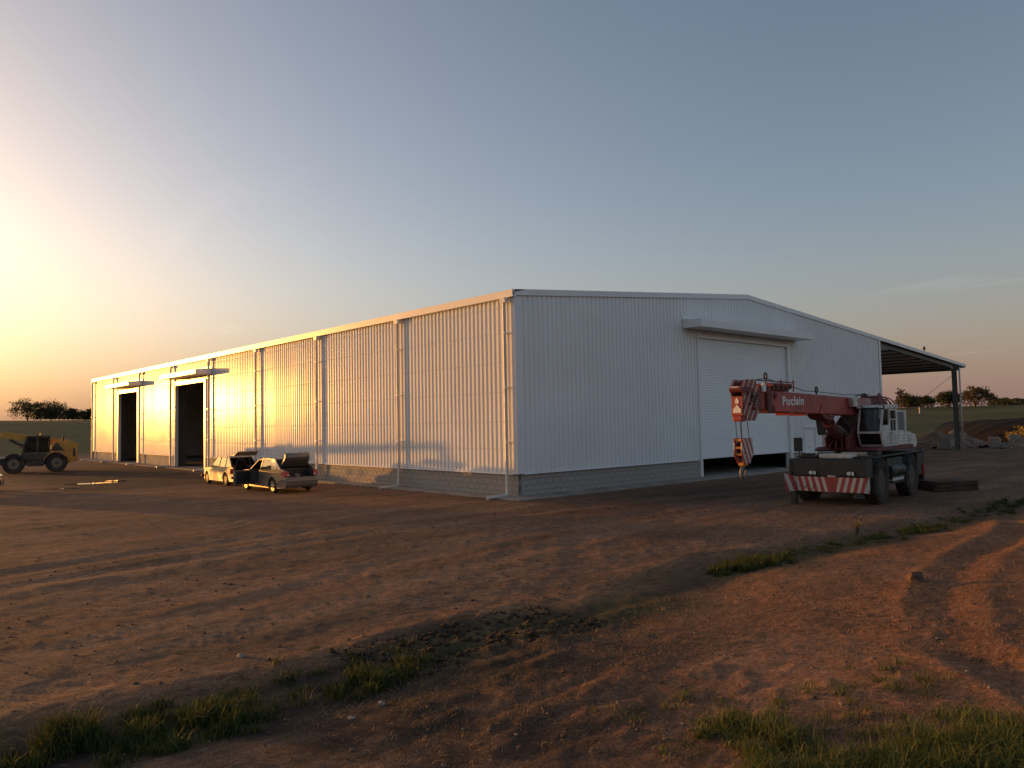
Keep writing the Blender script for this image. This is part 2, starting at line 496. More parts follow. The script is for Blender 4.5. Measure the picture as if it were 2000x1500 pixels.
def build_ground():
    th = [a for a in np.arange(5, 92, .19)]
    th = np.array(list(th) + list(np.arange(92, 365, 3.0)))
    rr = [.25]
    while rr[-1] < 7000:
        q = rr[-1]
        rr.append(q * (1.10 if q < 3.2 else 1.0095 if q < 45 else 1.022 if q < 320 else 1.12))
    rr = np.array(rr)
    T, Q = np.meshgrid(np.radians(th), rr)
    X = CAM[0] + Q * np.cos(T); Y = CAM[1] + Q * np.sin(T)
    Z = terr(X, Y)
    # under the building the floor slab lies on top
    ins = (X > -.3) & (X < 31.8) & (Y > -.3) & (Y < 59.5)
    Z = np.where(ins, -.06, Z)
    nr, na = X.shape
    V = np.stack([X, Y, Z], -1).reshape(-1, 3)
    i = np.arange(nr - 1)[:, None] * na; j = np.arange(na)[None, :]; j2 = (j + 1) % na
    F = np.stack([i + j, i + j2, i + na + j2, i + na + j], -1).reshape(-1, 4)
    V = np.vstack([V, [[CAM[0], CAM[1], tz(CAM[0], CAM[1])]]])
    g = raw_np('ground', V, F, None, smooth=True)
    x, y = V[:, 0], V[:, 1]
    r = np.hypot(x - CAM[0], y - CAM[1])
    # grass field outside the yard
    bx = np.maximum(np.maximum(-24 - x, x - 56), 0); by = np.maximum(np.maximum(-19 - y, y - 66), 0)
    edge = np.hypot(bx, by) + 9 * fbm(x / 14, y / 14, 91, 3)
    field = sstep(4, 13, edge)
    d = y - np.interp(x, DX, DY)
    near = np.clip(np.exp(-((d + .1) / .9) ** 2) * (.5 + 1.5 * fbm(x / 1.6, y / 1.0, 95, 3)) * sstep(20, 8, x), 0, 1) * .8
    red = sstep(.2, -1.8, d) * sstep(-15, -10, x) * np.clip(.75 + .8 * fbm(x / 2.2, y / 1.6, 96, 3), 0, 1) * (1 - sstep(10, 25, x))
    red = np.clip(red + .55 * np.clip(fbm(x / 4.5, y / 2.0, 97, 3) + .12, 0, 1) * (1 - sstep(40, 70, r)), 0, 1)
    damp_dark = np.clip(np.exp(-((x + 13.6) / 2.0) ** 2 - ((y + 13.7) / 1.2) ** 2) * 1.0, 0, 1) + np.exp(-((x + 15.0) / 1.5) ** 2 - ((y + 15.4) / 1.5) ** 2) * np.clip(.75 + 1.2 * fbm(x / .7, y / .6, 98, 3), 0, 1) + .8 * np.exp(-(d / .5) ** 2) * sstep(20, 8, x)  # damp along the ditch; the two foreground patches are simply darker soil
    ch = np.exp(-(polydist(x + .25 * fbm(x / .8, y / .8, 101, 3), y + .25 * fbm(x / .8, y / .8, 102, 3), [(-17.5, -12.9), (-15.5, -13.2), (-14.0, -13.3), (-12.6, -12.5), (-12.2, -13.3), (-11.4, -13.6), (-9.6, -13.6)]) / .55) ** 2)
    damp_dark = damp_dark + .95 * ch
    damp_dark = damp_dark + .7 * np.exp(-((x - 7) / 9) ** 2 - ((y + 4.4) / 3) ** 2) + .8 * sstep(-12, -9, x) * sstep(1, -2, x) * sstep(14, 20, y) * sstep(48, 36, y)
    lane = np.zeros(len(x))
    for P, wd, dp in RUTS[:4]:
        q = polydist(x + .15 * fbm(x / 1.1, y / 1.1, 61, 2), y, P)
        lane = np.maximum(lane, np.exp(-(q / (wd * 1.5)) ** 4) * np.clip(.7 + 1.3 * fbm(x / 2.3 + wd, y / 2.3, 66, 3), 0, 1))
    lane *= 1 - sstep(45, 70, r)
    for nm, a in (('lane', lane), ('field', np.maximum(field, near * .75)), ('red', red), ('damp_dark', np.clip(damp_dark, 0, 1))):
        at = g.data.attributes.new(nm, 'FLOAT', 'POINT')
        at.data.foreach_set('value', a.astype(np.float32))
    # material
    M = bpy.data.materials.new('dirt_ground'); M.use_nodes = True
    nt = M.node_tree; p = nt.nodes['Principled BSDF']
    p.inputs['Roughness'].default_value = .95; p.inputs['Specular IOR Level'].default_value = .15
    ge = node(nt, 'ShaderNodeNewGeometry')
    def noise(scale, det, vec=None, rough=.6):
        n = node(nt, 'ShaderNodeTexNoise'); n.inputs['Scale'].default_value = scale; n.inputs['Detail'].default_value = det; n.inputs['Roughness'].default_value = rough
        nt.links.new(vec or ge.outputs['Position'], n.inputs['Vector']); return n.outputs[0]
    def ramp(v, a, b):
        n = node(nt, 'ShaderNodeMapRange'); n.inputs['From Min'].default_value = a; n.inputs['From Max'].default_value = b
        nt.links.new(v, n.inputs['Value']); return n.outputs[0]
    def mix(f, a, b, bt='MIX'):
        n = node(nt, 'ShaderNodeMix', data_type='RGBA', blend_type=bt)
        for k, q in (('Factor', f), ('A', a), ('B', b)):
            if isinstance(q, tuple): n.inputs[k].default_value = (*q, 1)
            elif isinstance(q, float): n.inputs[k].default_value = q
            else: nt.links.new(q, n.inputs[k])
        return n.outputs['Result']
    def attr(nm):
        n = node(nt, 'ShaderNodeAttribute', attribute_name=nm); return n.outputs['Fac']
    mp = node(nt, 'ShaderNodeMapping'); mp.inputs['Scale'].default_value = (.45, 1.3, 1); mp.inputs['Rotation'].default_value = (0, 0, R(-8))
    nt.links.new(ge.outputs['Position'], mp.inputs[0])
    c = mix(ramp(noise(.7, 8, mp.outputs[0]), .35, .68), (.205, .114, .068), (.345, .198, .120))
    c = mix(ramp(noise(6.5, 9, mp.outputs[0], .75), .44, .66), c, (.105, .058, .035))
    c = mix(ramp(noise(2.2, 9, None, .75), .50, .72), c, (.135, .078, .048))
    c = mix(ramp(noise(38, 4), .58, .70), c, (.40, .25, .16))
    c = mix(ramp(noise(21, 5), .56, .66), c, (.10, .058, .038))
    c = mix(attr('lane'), c, mix(ramp(noise(3.2, 8), .4, .65), (.24, .138, .084), (.33, .200, .126)))
    redc = mix(ramp(noise(3.0, 8), .35, .65), (.225, .092, .042), (.390, .168, .078))
    redc = mix(ramp(noise(45, 5), .52, .70), redc, (.46, .27, .13))
    redc = mix(ramp(noise(17, 7, None, .7), .50, .64), redc, (.105, .05, .028))
    c = mix(attr('red'), c, redc)
    c = mix(attr('damp_dark'), c, mix(ramp(noise(2.5, 6), .35, .65), (.030, .022, .018), (.085, .055, .040)))
    def fac(v, a, b, lo, hi):
        n = node(nt, 'ShaderNodeMapRange'); n.inputs['From Min'].default_value = a; n.inputs['From Max'].default_value = b
        n.inputs['To Min'].default_value = lo; n.inputs['To Max'].default_value = hi
        nt.links.new(v, n.inputs['Value']); return n.outputs[0]
    c = mix(1.0, c, fac(noise(55, 5, None, .7), .38, .62, .62, 1.32), 'MULTIPLY')
    c = mix(1.0, c, fac(noise(11, 8, mp.outputs[0], .72), .38, .62, .70, 1.22), 'MULTIPLY')
    c = mix(1.0, c, fac(noise(.35, 6, mp.outputs[0], .6), .36, .64, .78, 1.12), 'MULTIPLY')
    gr = mix(ramp(noise(.05, 7, None, .65), .38, .62), (.062, .064, .018), (.150, .125, .045))
    gr = mix(ramp(noise(1.2, 6), .4, .65), gr, (.078, .068, .022))
    c = mix(attr('field'), c, gr)
    nt.links.new(c, p.inputs['Base Color'])
    b1 = node(nt, 'ShaderNodeBump'); b1.inputs['Strength'].default_value = .8; b1.inputs['Distance'].default_value = .03
    nt.links.new(noise(20, 9, None, .72), b1.inputs['Height'])
    nt.links.new(b1.outputs[0], p.inputs['Normal'])
    g.data.materials.append(M)
    tag(g, kind='structure')
build_ground()

# ------------------------------------------------------------------ warehouse
LY, WX = 59.2, 31.5
ZB = .87
BAY = LY / 8
def ztop(x):
    return 7.58 + .0857 * x if x < 15.75 else 8.93 - .0747 * (x - 15.75)
wh = thing('warehouse', 'long white corrugated steel warehouse on a grey block plinth with a lean-to', 'warehouse')

PROF = [(0, 0), (.40, 0), (.50, .036), (.90, .036)]
GIRT = [1.75, 2.75, 3.85, 4.95, 6.05, 7.0]
def corr(name, a, b, z0, z1, place, mt=None):
    """ribbed sheet between a and b along the wall; z1 may be a function; place(u, depth, z)"""
    p = .25
    us = []
    k = math.floor(a / p) - 1
    while k * p < b + p:
        for f, dd in PROF: us.append(((k + f) * p, dd))
        k += 1
    def dep(u):
        for (u0, d0), (u1, d1) in zip(us, us[1:]):
            if u0 <= u <= u1: return d0 + (d1 - d0) * (u - u0) / (u1 - u0)
    cols = [(a, dep(a))] + [q for q in us if a + .004 < q[0] < b - .004] + [(b, dep(b))]
    zt = z1 if callable(z1) else (lambda u: z1)
    zmin = min(zt(a), zt(b))
    zs = [z0]
    for g in GIRT:
        if z0 + .3 < g < zmin - .3: zs += [g - .10, g, g + .10]
    V, F = [], []
    nz = len(zs) + 1
    for u, dd in cols:
        for k, z in enumerate(zs + [zt(u)]):
            o = dd
            if z in GIRT: o -= .0006 + .0004 * math.sin(u * 9)
            sid = math.floor(u / 1.0)
            rq = math.sin(sid * 12.9898 + (3.1 if a > 20 else 0)) * 43758.5453; rq -= math.floor(rq)
            rk = math.sin(sid * 78.233 + 1.7) * 12543.123; rk -= math.floor(rk)
            o += (rq - .5) * .005 + (rk - .5) * .012 * (u - sid - .5)
            o += .0022 * math.sin(u * .83 + z * 1.9) * math.sin(z * 1.3 + u * .31)
            V.append(place(u, o, z))
    for i in range(len(cols) - 1):
        for k in range(nz - 1):
            F.append((i * nz + k, (i + 1) * nz + k, (i + 1) * nz + k + 1, i * nz + k + 1))
    return raw(name, V, F, mt or M_SHEET, wh)
left = lambda u, d, z: (-.04 - d, u, z)
front = lambda u, d, z: (u, -.04 - d, z)
D1 = (30.75, 36.45); D2 = (45.45, 50.9); DZ = 5.85
for k in range(8):
    a, b = k * BAY + (.0 if k else .12), (k + 1) * BAY
    ds = [d for d in (D1, D2) if a <= d[0] < b]
    if ds:
        d = ds[0]
        corr('wall_sheet', a, d[0], ZB, 7.36, left); corr('wall_sheet', d[1], b, ZB, 7.36, left); corr('wall_sheet', d[0], d[1], DZ, 7.36, left)
    else:
        corr('wall_sheet', a, b, ZB, 7.36, left)
G1 = (11.45, 19.6); GZ = 6.5; P1 = (21.25, 22.4)
zt = lambda u: ztop(u) - .12
for a, b, z0 in ((.12, 6.0, ZB), (6.0, G1[0], ZB), (G1[0], 15.75, GZ), (15.75, G1[1], GZ), (G1[1], P1[0], ZB), (P1[0], P1[1], 2.12), (P1[1], WX - .02, ZB)):
    corr('wall_sheet', a, b, z0, zt, front)
# hidden sides and back
B().box(WX - .03, WX + .03, .05, LY - .05, 0, 7.5).done('side_wall', M_SHEET, wh)
B().prism([(0.03, 0), (WX - .05, 0), (WX - .05, ztop(WX) - .15), (15.75, 8.78), (0.03, 7.4)], 'y', LY - .06, LY).done('back_wall', M_SHEET, wh)
# inner lining so the hall is dark inside
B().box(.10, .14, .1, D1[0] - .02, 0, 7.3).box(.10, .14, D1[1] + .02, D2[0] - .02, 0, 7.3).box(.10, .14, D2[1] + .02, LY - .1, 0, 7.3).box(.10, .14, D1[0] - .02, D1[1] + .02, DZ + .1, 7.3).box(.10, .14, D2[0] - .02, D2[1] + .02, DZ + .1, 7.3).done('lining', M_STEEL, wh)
# roof
def roofpoly(off, x0, x1, xm=15.75, th=.07):
    up = [(x0, ztop(x0) + off)] + ([(xm, ztop(xm) + off)] if x0 < xm < x1 else []) + [(x1, ztop(x1) + off)]
    return up + [(x, z - th) for x, z in up[::-1]]
B().prism(roofpoly(-.03, -.02, WX), 'y', -.05, LY + .05).done('roof', M_ROOF, wh)
B().prism(roofpoly(-.03, WX + .002, 47.0), 'y', -.05, LY + .05).done('lean_to_roof', M_ROOF, wh)
# barge flashing along the gable
B().prism(roofpoly(.02, -.12, 15.75, 99, .23), 'y', -.13, -.06).done('barge_flashing', M_TRIM, wh)
B().prism(roofpoly(.02, 15.753, 47.2, 1, .22), 'y', -.13, -.06).done('barge_flashing', M_TRIM, wh)
# eave gutter
g = B()
for k in range(10):
    y0, y1 = -.14 + k * 5.95, -.14 + (k + 1) * 5.95 - .006
    g.prism([(-.24, 7.31), (-.03, 7.31), (-.03, 7.56), (-.05, 7.56), (-.05, 7.36), (-.22, 7.36), (-.22, 7.54), (-.20, 7.57), (-.25, 7.575)], 'y', y0, y1)
g.done('gutter', M_TRIM, wh)
B().prism([(-.22, 7.50), (-.05, 7.50), (.35, 7.605), (.35, 7.625), (-.05, 7.58), (-.22, 7.58)], 'y', -.13, LY).done('eave_flashing', M_TRIM, wh)
B().box(47.0, 47.2, -.1, LY, 6.32, 6.55).done('gutter', M_TRIM, wh)
# corner flashings and base drips
B().prism([(-.10, -.105), (.20, -.105), (.20, -.085), (-.085, -.085), (-.085, .12), (-.10, .12)], 'z', ZB - .02, 7.33).done('corner_flashing', M_TRIM, wh)
B().box(WX - .2, WX + .06, -.1, -.085, ZB - .02, ztop(WX) - .2).done('corner_flashing', M_TRIM, wh)
B().prism([(-.10, LY - .15), (-.085, LY - .15), (-.085, LY + .02), (-.10, LY + .02)], 'z', ZB - .02, 7.33).done('corner_flashing', M_TRIM, wh)
for a, b in ((.12, D1[0] - .3), (D1[1] + .3, D2[0] - .3), (D2[1] + .3, LY)):
    B().prism([(-.03, ZB + .01), (-.125, ZB - .03), (-.125, ZB - .045), (-.03, ZB - .012)], 'y', a, b).done('base_flashing', M_TRIM, wh)
for a, b in ((.2, G1[0] - .28), (G1[1] + .28, P1[0] - .16), (P1[1] + .16, WX)):
    B().prism([(-.03, ZB + .01), (-.125, ZB - .03), (-.125, ZB - .045), (-.03, ZB - .012)], 'x', a, b).done('base_flashing', M_TRIM, wh)
# downspouts
for k in range(9):
    y = .32 if k == 0 else (LY - .22 if k == 8 else k * BAY)
    rd = .066
    x = -.25
    dn = B().tube([(x, y, 7.2), (x, y, 3.8), (x, y, .16), (x - .03, y, .10), (x - .12, y, .075), (x - .95, y, .06)], rd, 10).done('downspout', M_PIPE, wh, True, angle=40)
    B().prism([(-.36, 7.31), (-.14, 7.31), (-.165, 7.12), (-.335, 7.12)], 'y', y - .14, y + .14).done('hopper', M_TRIM, dn)
    for z in (2.0, 4.0, 6.0):
        B().box(x - .082, -.03, y - .082, y + .082, z - .02, z + .02).done('bracket', M_TRIM, dn)
    B().tube([(x, y, 3.25), (x, y, 3.40)], rd * 1.09, 10).done('pipe_joint', M_PIPE, dn)

# plinth of concrete blocks
def runs_left():  return [(.0, D1[0] - .02), (D1[1] + .02, D2[0] - .02), (D2[1] + .02, LY)]
def runs_front(): return [(.0, G1[0] - .02), (G1[1] + .02, P1[0] - .02), (P1[1] + .02, WX)]
plinth = bpy.data.objects.new('plinth', None); COL.objects.link(plinth); plinth.parent = wh
for a, b in runs_left(): B().box(.006, .15, a + .16, b, 0, ZB - .03).done('mortar_core', M_MORTAR, plinth)
for a, b in runs_front(): B().box(a + .02, b, .006, .15, 0, ZB - .025).done('mortar_core', M_MORTAR, plinth)
CH = (ZB - .03) / 4
def blockmesh(ln):
    b = B(); b.box(-ln / 2, ln / 2, -.07, .07, -CH / 2 + .009, CH / 2 - .009, .008)
    bmesh.ops.recalc_face_normals(b.bm, faces=b.bm.faces)
    me = bpy.data.meshes.new('block'); b.bm.to_mesh(me); b.bm.free(); me.materials.append(M_BLOCK); return me
BM = {}
items = []
def course(a, b, side, c):
    u = a
    first = .2 if c % 2 else .4
    while u < b - .02:
        ln = min(first, b - u); first = .4
        if b - u - ln < .06: ln = b - u
        items.append((side, u + ln / 2, (c + .5) * CH, round(ln - .012, 3)))
        u += ln
for c in range(4):
    for a, b in runs_left(): course(a, b, 'L', c)
    for a, b in runs_front(): course(a + (.0 if a else .155), b, 'F', c)
def bpos(it):
    jit = random.uniform(-.004, .004)
    return ((.068 + jit, it[1], it[2]), PI / 2) if it[0] == 'L' else ((it[1], .068 + jit, it[2]), 0)
def vis(it):
    p, _ = bpos(it)
    dx, dy = p[0] - CAM[0], p[1] - CAM[1]
    d = math.hypot(dx, dy)
    n = (abs(dx) if it[0] == 'L' else abs(dy)) / d
    return -(it[3] * n) / d / d
items.sort(key=vis)
rest = []
for k, it in enumerate(items):
    p, rz = bpos(it)
    if k < 300:
        if it[3] not in BM: BM[it[3]] = blockmesh(it[3])
        link('block', BM[it[3]], None, plinth, p, (0, 0, rz))
    else: rest.append((it, p, rz))
V, F = [], []
for it, p, rz in rest:
    h = it[3] / 2
    n0 = len(V)
    for dx in (-h, h):
        for dy in (-.07, .07):
            for dz in (-CH / 2 + .009, CH / 2 - .009):
                V.append((p[0] + (dx if rz == 0 else dy), p[1] + (dy if rz == 0 else dx), p[2] + dz))
    F += [tuple(n0 + i for i in q) for q in ((0, 1, 3, 2), (4, 6, 7, 5), (0, 4, 5, 1), (2, 3, 7, 6), (0, 2, 6, 4), (1, 5, 7, 3))]
tag(raw('block_courses', V, F, M_BLOCK, plinth), kind='stuff')

# screw rows along the girts of the near bays
V, F = [], []
for k in range(0, 118):
    u = k * .25 + .17
    if D1[0] - .3 < u < D1[1] + .3: continue
    for g in GIRT:
        if abs(u % BAY) < .12: continue
        n0 = len(V)
        for q in range(6): V.append((-.083 - .004 * (q % 2), u + .018 * math.cos(q * PI / 3), g + .018 * math.sin(q * PI / 3)))
        F.append(tuple(range(n0, n0 + 6)))
tag(raw('screw_rows', V, F, M_STEEL, wh), kind='stuff')
# concrete floor and apron
tag(B().box(.16, WX - .1, .16, LY - .1, -.05, .05).done('floor', M_CONC), kind='structure')
tag(B().prism([(-.85, -1.0), (31.6, -1.0), (31.6, -.002), (-.002, -.002), (-.002, LY), (-.85, LY)], 'z', -.3, .055, .012).done('apron', M_CONC), kind='structure')

# cart doors in the long wall
def frame_left(d, z):
    j = B().box(-.13, .12, d[0] - .26, d[0], .06, z).done('door_jamb', M_TRIM, wh)
    j = B().box(-.13, .12, d[1], d[1] + .26, .06, z).done('door_jamb', M_TRIM, wh)
    B().box(-.13, .12, d[0] - .26, d[1] + .26, z + .002, z + .26).done('door_head', M_TRIM, wh)
    c = B().prism([(-1.15, 6.28), (-1.15, 6.58), (-.09, 6.66), (-.09, 6.28)], 'y', d[0] - 1.3, d[1] + 0.1, .004).done('canopy', M_TRIM, wh)
    B().box(-.10, -.085, d[0] - 1.3, d[1] + .1, 6.663, 6.82).done('flashing', M_TRIM, c)
frame_left(D1, DZ); frame_left(D2, DZ)
# roller shutter, gable canopy, side door
B().box(G1[0] - .16, G1[0], -.12, .2, .06, GZ).done('door_jamb', M_TRIM, wh)
B().box(G1[1], G1[1] + .20, -.12, .2, .06, GZ).done('door_jamb', M_TRIM, wh)
B().box(G1[0] - .16, G1[1] + .20, -.12, .2, GZ + .002, GZ + .14).done('door_head', M_TRIM, wh)
sh = B()
z = .98
pts = []
while z < GZ:
    pts += [(.026, z), (.018, z + .012), (.015, z + .055), (.018, z + .098), (.026, z + .110)]
    z += .122
pts = [(y, min(zz, GZ - .001)) for y, zz in pts]
sh.prism(pts + [(.07, GZ - .001), (.07, .98)], 'x', G1[0] + .01, G1[1] - .01)
so = sh.done('roller_shutter', M_SHUT, wh)
B().box(G1[0] + .01, G1[1] - .01, -.01, .08, .86, .978, .01).done('bottom_bar', M_SHUT, so)
B().prism([(-1.1, 6.86), (-1.1, 7.20), (-.10, 7.28), (-.10, 6.86)], 'x', 10.2, 20.6, .004).done('canopy', M_TRIM, wh)
B().box(10.2, 20.6, -.105, -.088, 7.284, 7.44).done('canopy_flashing', M_TRIM, wh)
B().box(P1[0] - .10, P1[0], -.11, .1, .06, 2.12).done('door_jamb', M_TRIM, wh)
B().box(P1[1], P1[1] + .10, -.11, .1, .06, 2.12).done('door_jamb', M_TRIM, wh)
B().box(P1[0] - .14, P1[1] + .14, -.125, .1, 2.122, 2.24).done('door_head', M_TRIM, wh)
pd = B().box(P1[0], P1[1], -.02, .04, .08, 2.12).box(P1[0] + .57, P1[0] + .59, -.026, -.019, .1, 2.1).done('side_door', M_TRIM, wh)
B().tube([(P1[0] + .45, -.03, 1.05), (P1[0] + .45, -.07, 1.05), (P1[0] + .55, -.07, 1.05)], .012, 6).done('door_handle', M_STEEL, pd)
B().box(9.0, 9.12, 6.0, LY - 3, .052, 5.6).done('added_sun_block', M_STEEL, wh)  # added unseen wall, stops sun from the cart doors reaching the gable opening
# portal frames seen in the doorways and the lean-to
def ibeam_col(name, x, y, z1, dpt=.35, wd=.2):
    b = B()
    b.box(x - dpt / 2, x - dpt / 2 + .018, y - wd / 2, y + wd / 2, 0, z1).box(x + dpt / 2 - .018, x + dpt / 2, y - wd / 2, y + wd / 2, 0, z1).box(x - dpt / 2 + .02, x + dpt / 2 - .02, y - .008, y + .008, 0, z1)
    b.box(x - dpt / 2 - .06, x + dpt / 2 + .06, y - wd / 2 - .05, y + wd / 2 + .05, .0, .03)
    return b.done(name, M_STEEL, wh)
for k in range(9):
    y = .14 if k == 0 else (LY - .2 if k == 8 else k * BAY)
    ibeam_col('steel_column', 45.35, y, 6.25, .42, .24)
    a = B()
    z0 = lambda x: ztop(x) - .14
    for y0, y1, t in ((y - .11, y + .11, 0), (y - .11, y + .11, 1), (y - .008, y + .008, 2)):
        xs = (WX + .05, 33.5, 44.0, 45.1)
        dp = (.65, .38, .38, .60)
        top = [(x, z0(x)) for x in xs]; bot = [(x, z0(x) - q) for x, q in zip(xs, dp)]
        if t == 0: poly = top + [(x, z - .018) for x, z in top[::-1]]
        elif t == 1: poly = [(x, z + .018) for x, z in bot] + bot[::-1]
        else: poly = [(x, z - .02) for x, z in top] + [(x, z + .02) for x, z in bot[::-1]]
        a.prism(poly, 'y', y0, y1)
    a.done('lean_to_rafter', M_STEEL, wh)
    if 0 < k < 8 :
        ibeam_col('steel_column', .55, y, 7.0, .5, .25)
        c = B()
        for x0, x1 in ((.3, 15.75), (15.75, WX - .2)):
            c.prism([(x0, ztop(x0) - .2), (x1, ztop(x1) - .2), (x1, ztop(x1) - .75), (x0, ztop(x0) - .85)], 'y', y - .08, y + .08)
        c.done('rafter', M_STEEL, wh)
for k in range(9):
    x = 33.0 + k * 1.65
    zz = ztop(x) - .135
    B().prism([(x, zz), (x + .06, zz), (x + .06, zz - .02), (x + .015, zz - .02), (x + .015, zz - .10), (x, zz - .10)], 'y', .25, LY - .1).done('purlin', M_STEEL, wh)
B().box(46.2, 46.35, .02, LY, 6.1, 6.34).done('eave_beam', M_STEEL, wh)
B().tube([(45.35, .3, 5.7), (45.35, BAY - .2, .3)], .014, 6).done('brace_rod', M_STEEL, wh)
B().tube([(45.62, -.14, 6.3), (45.62, -.14, .10)], .06, 8).done('downspout', M_PIPE, wh, True)

# ------------------------------------------------------------------ text
def text(name, s, size, mt, parent, M, bold=.012, depth=.004):
    cu = bpy.data.curves.new(name, 'FONT')
    cu.body = s; cu.size = size; cu.offset = bold; cu.extrude = depth; cu.space_character = 1.12
    o = bpy.data.objects.new(name, cu); COL.objects.link(o)
    dg = bpy.context.evaluated_depsgraph_get()
    me = bpy.data.meshes.new_from_object(o.evaluated_get(dg))
    bpy.data.objects.remove(o); bpy.data.curves.remove(cu)
    me.transform(M)
    me.materials.clear()
    return link(name, me, mt, parent)

# ------------------------------------------------------------------ wheels
def wheel(parent, x, y, r, wd, side, mt_rim, rimr=.55, lugs=0, spokes=0, name='wheel'):
    """side = +1 when the outer face looks to +y"""
    wr = bpy.data.objects.new(name, None); COL.objects.link(wr); wr.parent = parent; wr.location = (x, y, r)
    h = wd / 2
    t = B()
    q = r * rimr
    t.lathe([(q, -h * .85), (r * .80, -h), (r * .95, -h * .95), (r, -h * .75), (r, h * .75), (r * .95, h * .95), (r * .80, h), (q, h * .85), (q * .96, 0), (q, -h * .85)], n=36)
    if lugs:
        for k in range(lugs):
            a = k * 2 * PI / lugs
            for sg in (-1, 1):
                M = Matrix.Rotation(-a - (sg * .5 * 2 * PI / lugs * .5), 4, 'Y') @ Matrix.Translation((r * .985, sg * h * .48, 0)) @ Matrix.Rotation(sg * .5, 4, 'X')
                t.box(-.02, .035, -h * .46, h * .46, -.035, .035, 0, M)
    t.done('tyre', M_RUBBER, wr, True, angle=35)
    d = B()
    o = side
    d.lathe([(q, o * h * .82), (q * .93, o * h * .86), (q * .86, o * h * .55), (q * .45, o * h * .40), (q * .38, o * h * .62), (q * .25, o * h * .66), (.001, o * h * .66)], n=28)
    d.lathe([(q, -o * h * .8), (.001, -o * h * .5)], n=20)
    ro = d.done('rim', M_BLACK if spokes else mt_rim, wr, True, angle=30)
    if spokes:
        s = B()
        for k in range(spokes):
            M = Matrix.Rotation(k * 2 * PI / spokes, 4, 'Y')
            s.box(q * .15, q * .97, o * h * .72 - .012, o * h * .72 + .012, -q * .13, q * .13, .004, M)
        s.lathe([(q * .99, o * h * .70), (q * .99, o * h * .84), (q * .88, o * h * .80), (q * .88, o * h * .70), (q * .99, o * h * .70)], n=28)
        s.lathe([(q * .26, o * h * .68), (q * .24, o * h * .86), (.001, o * h * .88)], n=16)
        s.done('spoke_set', mt_rim, wr, True, angle=30)
    elif lugs:
        s = B()
        for k in range(8):
            a = k * PI / 4
            s.lathe([(.022, o * h * .40), (.022, o * h * .50), (.001, o * h * .50)], (q * .62 * math.cos(a), 0, q * .62 * math.sin(a)), 'y', 6)
        s.done('wheel_nuts', M_STEEL, wr)
    return wr

# ------------------------------------------------------------------ crane
CRX, CRY, CRA = 5.505, -9.326, R(185.5)
cr = thing('mobile_crane', 'red and white mobile crane with horizontal boom in front of the roller shutter', 'crane', (CRX, CRY, tz(CRX, CRY) - .01), CRA)
M_BUMP = stripes('bumper_stripes', .205, -.26, 1, 2, (.34, .05, .04), (.50, .47, .42), .47, mirror=.18, solid=.13)
M_BLOCKST = stripes('hook_stripes', .21, -.55, 0, 2, (.50, .47, .43), (.34, .045, .045), .5)
M_HEADST = stripes('head_stripes', .26, .75, 0, 2, (.24, .04, .033), (.46, .41, .36), .26)
# chassis
ch = B()
ch.box(-4.7, .72, -.62, .62, .62, 1.30, .02)
ch.prism([(.70, .86), (1.27, .86), (1.30, .92), (1.28, 1.36), (1.22, 1.42), (.70, 1.42)], 'y', -1.17, 1.17, .012)
ch.box(-2.55, -.86, -1.12, 1.12, .66, 1.36, .02)
ch.box(-4.85, .70, -1.16, 1.16, 1.425, 1.47, .01)
ch.box(-4.9, -4.15, -1.14, 1.14, .62, 1.40, .02)
ch.done('chassis', M_CHASSIS, cr)
for x in (0, -3.2):
    B().tube([(x, -.9, .70), (x, .9, .70)], .11, 10).lathe([(.001, -.22), (.2, -.18), (.2, .18), (.001, .22)], (x, 0, .7), 'y', 14).done('axle', M_CHASSIS, cr)
for x in (0, -3.2):
    for s in (1, -1):
        wheel(cr, x, s * 1.03, .70, .42, s, M_RIM, .52, lugs=20)
        f = B()
        A = [(.84 * math.cos(t), .70 + .80 * math.sin(t)) for t in np.linspace(.55, PI - .55, 9)]
        poly = [(x + p, min(z, 1.42)) for p, z in A] + [(x + p * .965, min(z, 1.42) - .025) for p, z in A[::-1]]
        f.prism(poly, 'y', s * .80 - .36, s * .80 + .36)
        f.done('mudguard', M_CHASSIS, cr)
# striped bumper
B().box(1.34, 1.38, -.93, 1.18, .43, .88, .006).done('bumper', M_BUMP, cr)
B().plate([(1.385, -.935, .43), (1.385, -.935, .88), (1.62, -1.20, .97), (1.62, -1.15, .37)], .035).done('bumper_wing', M_BUMP, cr)
B().plate([(1.36, 1.185, .43), (1.36, 1.185, .88), (1.22, 1.24, .90), (1.22, 1.24, .40)], .02).done('bumper_wing', M_BUMP, cr)
B().box(1.20, 1.34, -.9, 1.1, .50, .86, .01).done('outrigger_beam', M_CHASSIS, cr)
for y in (-.42, .72):
    hl = B().box(1.28, 1.345, y - .13, y + .13, .92, 1.07, .012).done('headlight', M_BLACK, cr)
    B().lathe([(.001, .045), (.04, .04), (.06, .02), (.066, 0), (.001, -.02)], (1.342, y - .035, .995), 'x', 14).box(1.343, 1.35, y + .045, y + .11, .94, 1.05, .003).done('lens', M_LENS, hl)
B().box(1.30, 1.385, .06, .30, .882, .93, .008).done('plate_bracket', M_CWHITE, cr)
for y, zb in ((-.97, .0), (.98, .30)):
    j = B().box(1.36, 1.54, y - .09, y + .09, max(zb, 0) + .05, .42, .01).done('outrigger_leg', M_CHASSIS, cr)
    B().lathe([(.001, .06), (.15, .05), (.17, .0), (.001, .0)], (1.45, y, zb), 'z', 14).done('foot', M_CHASSIS, j)
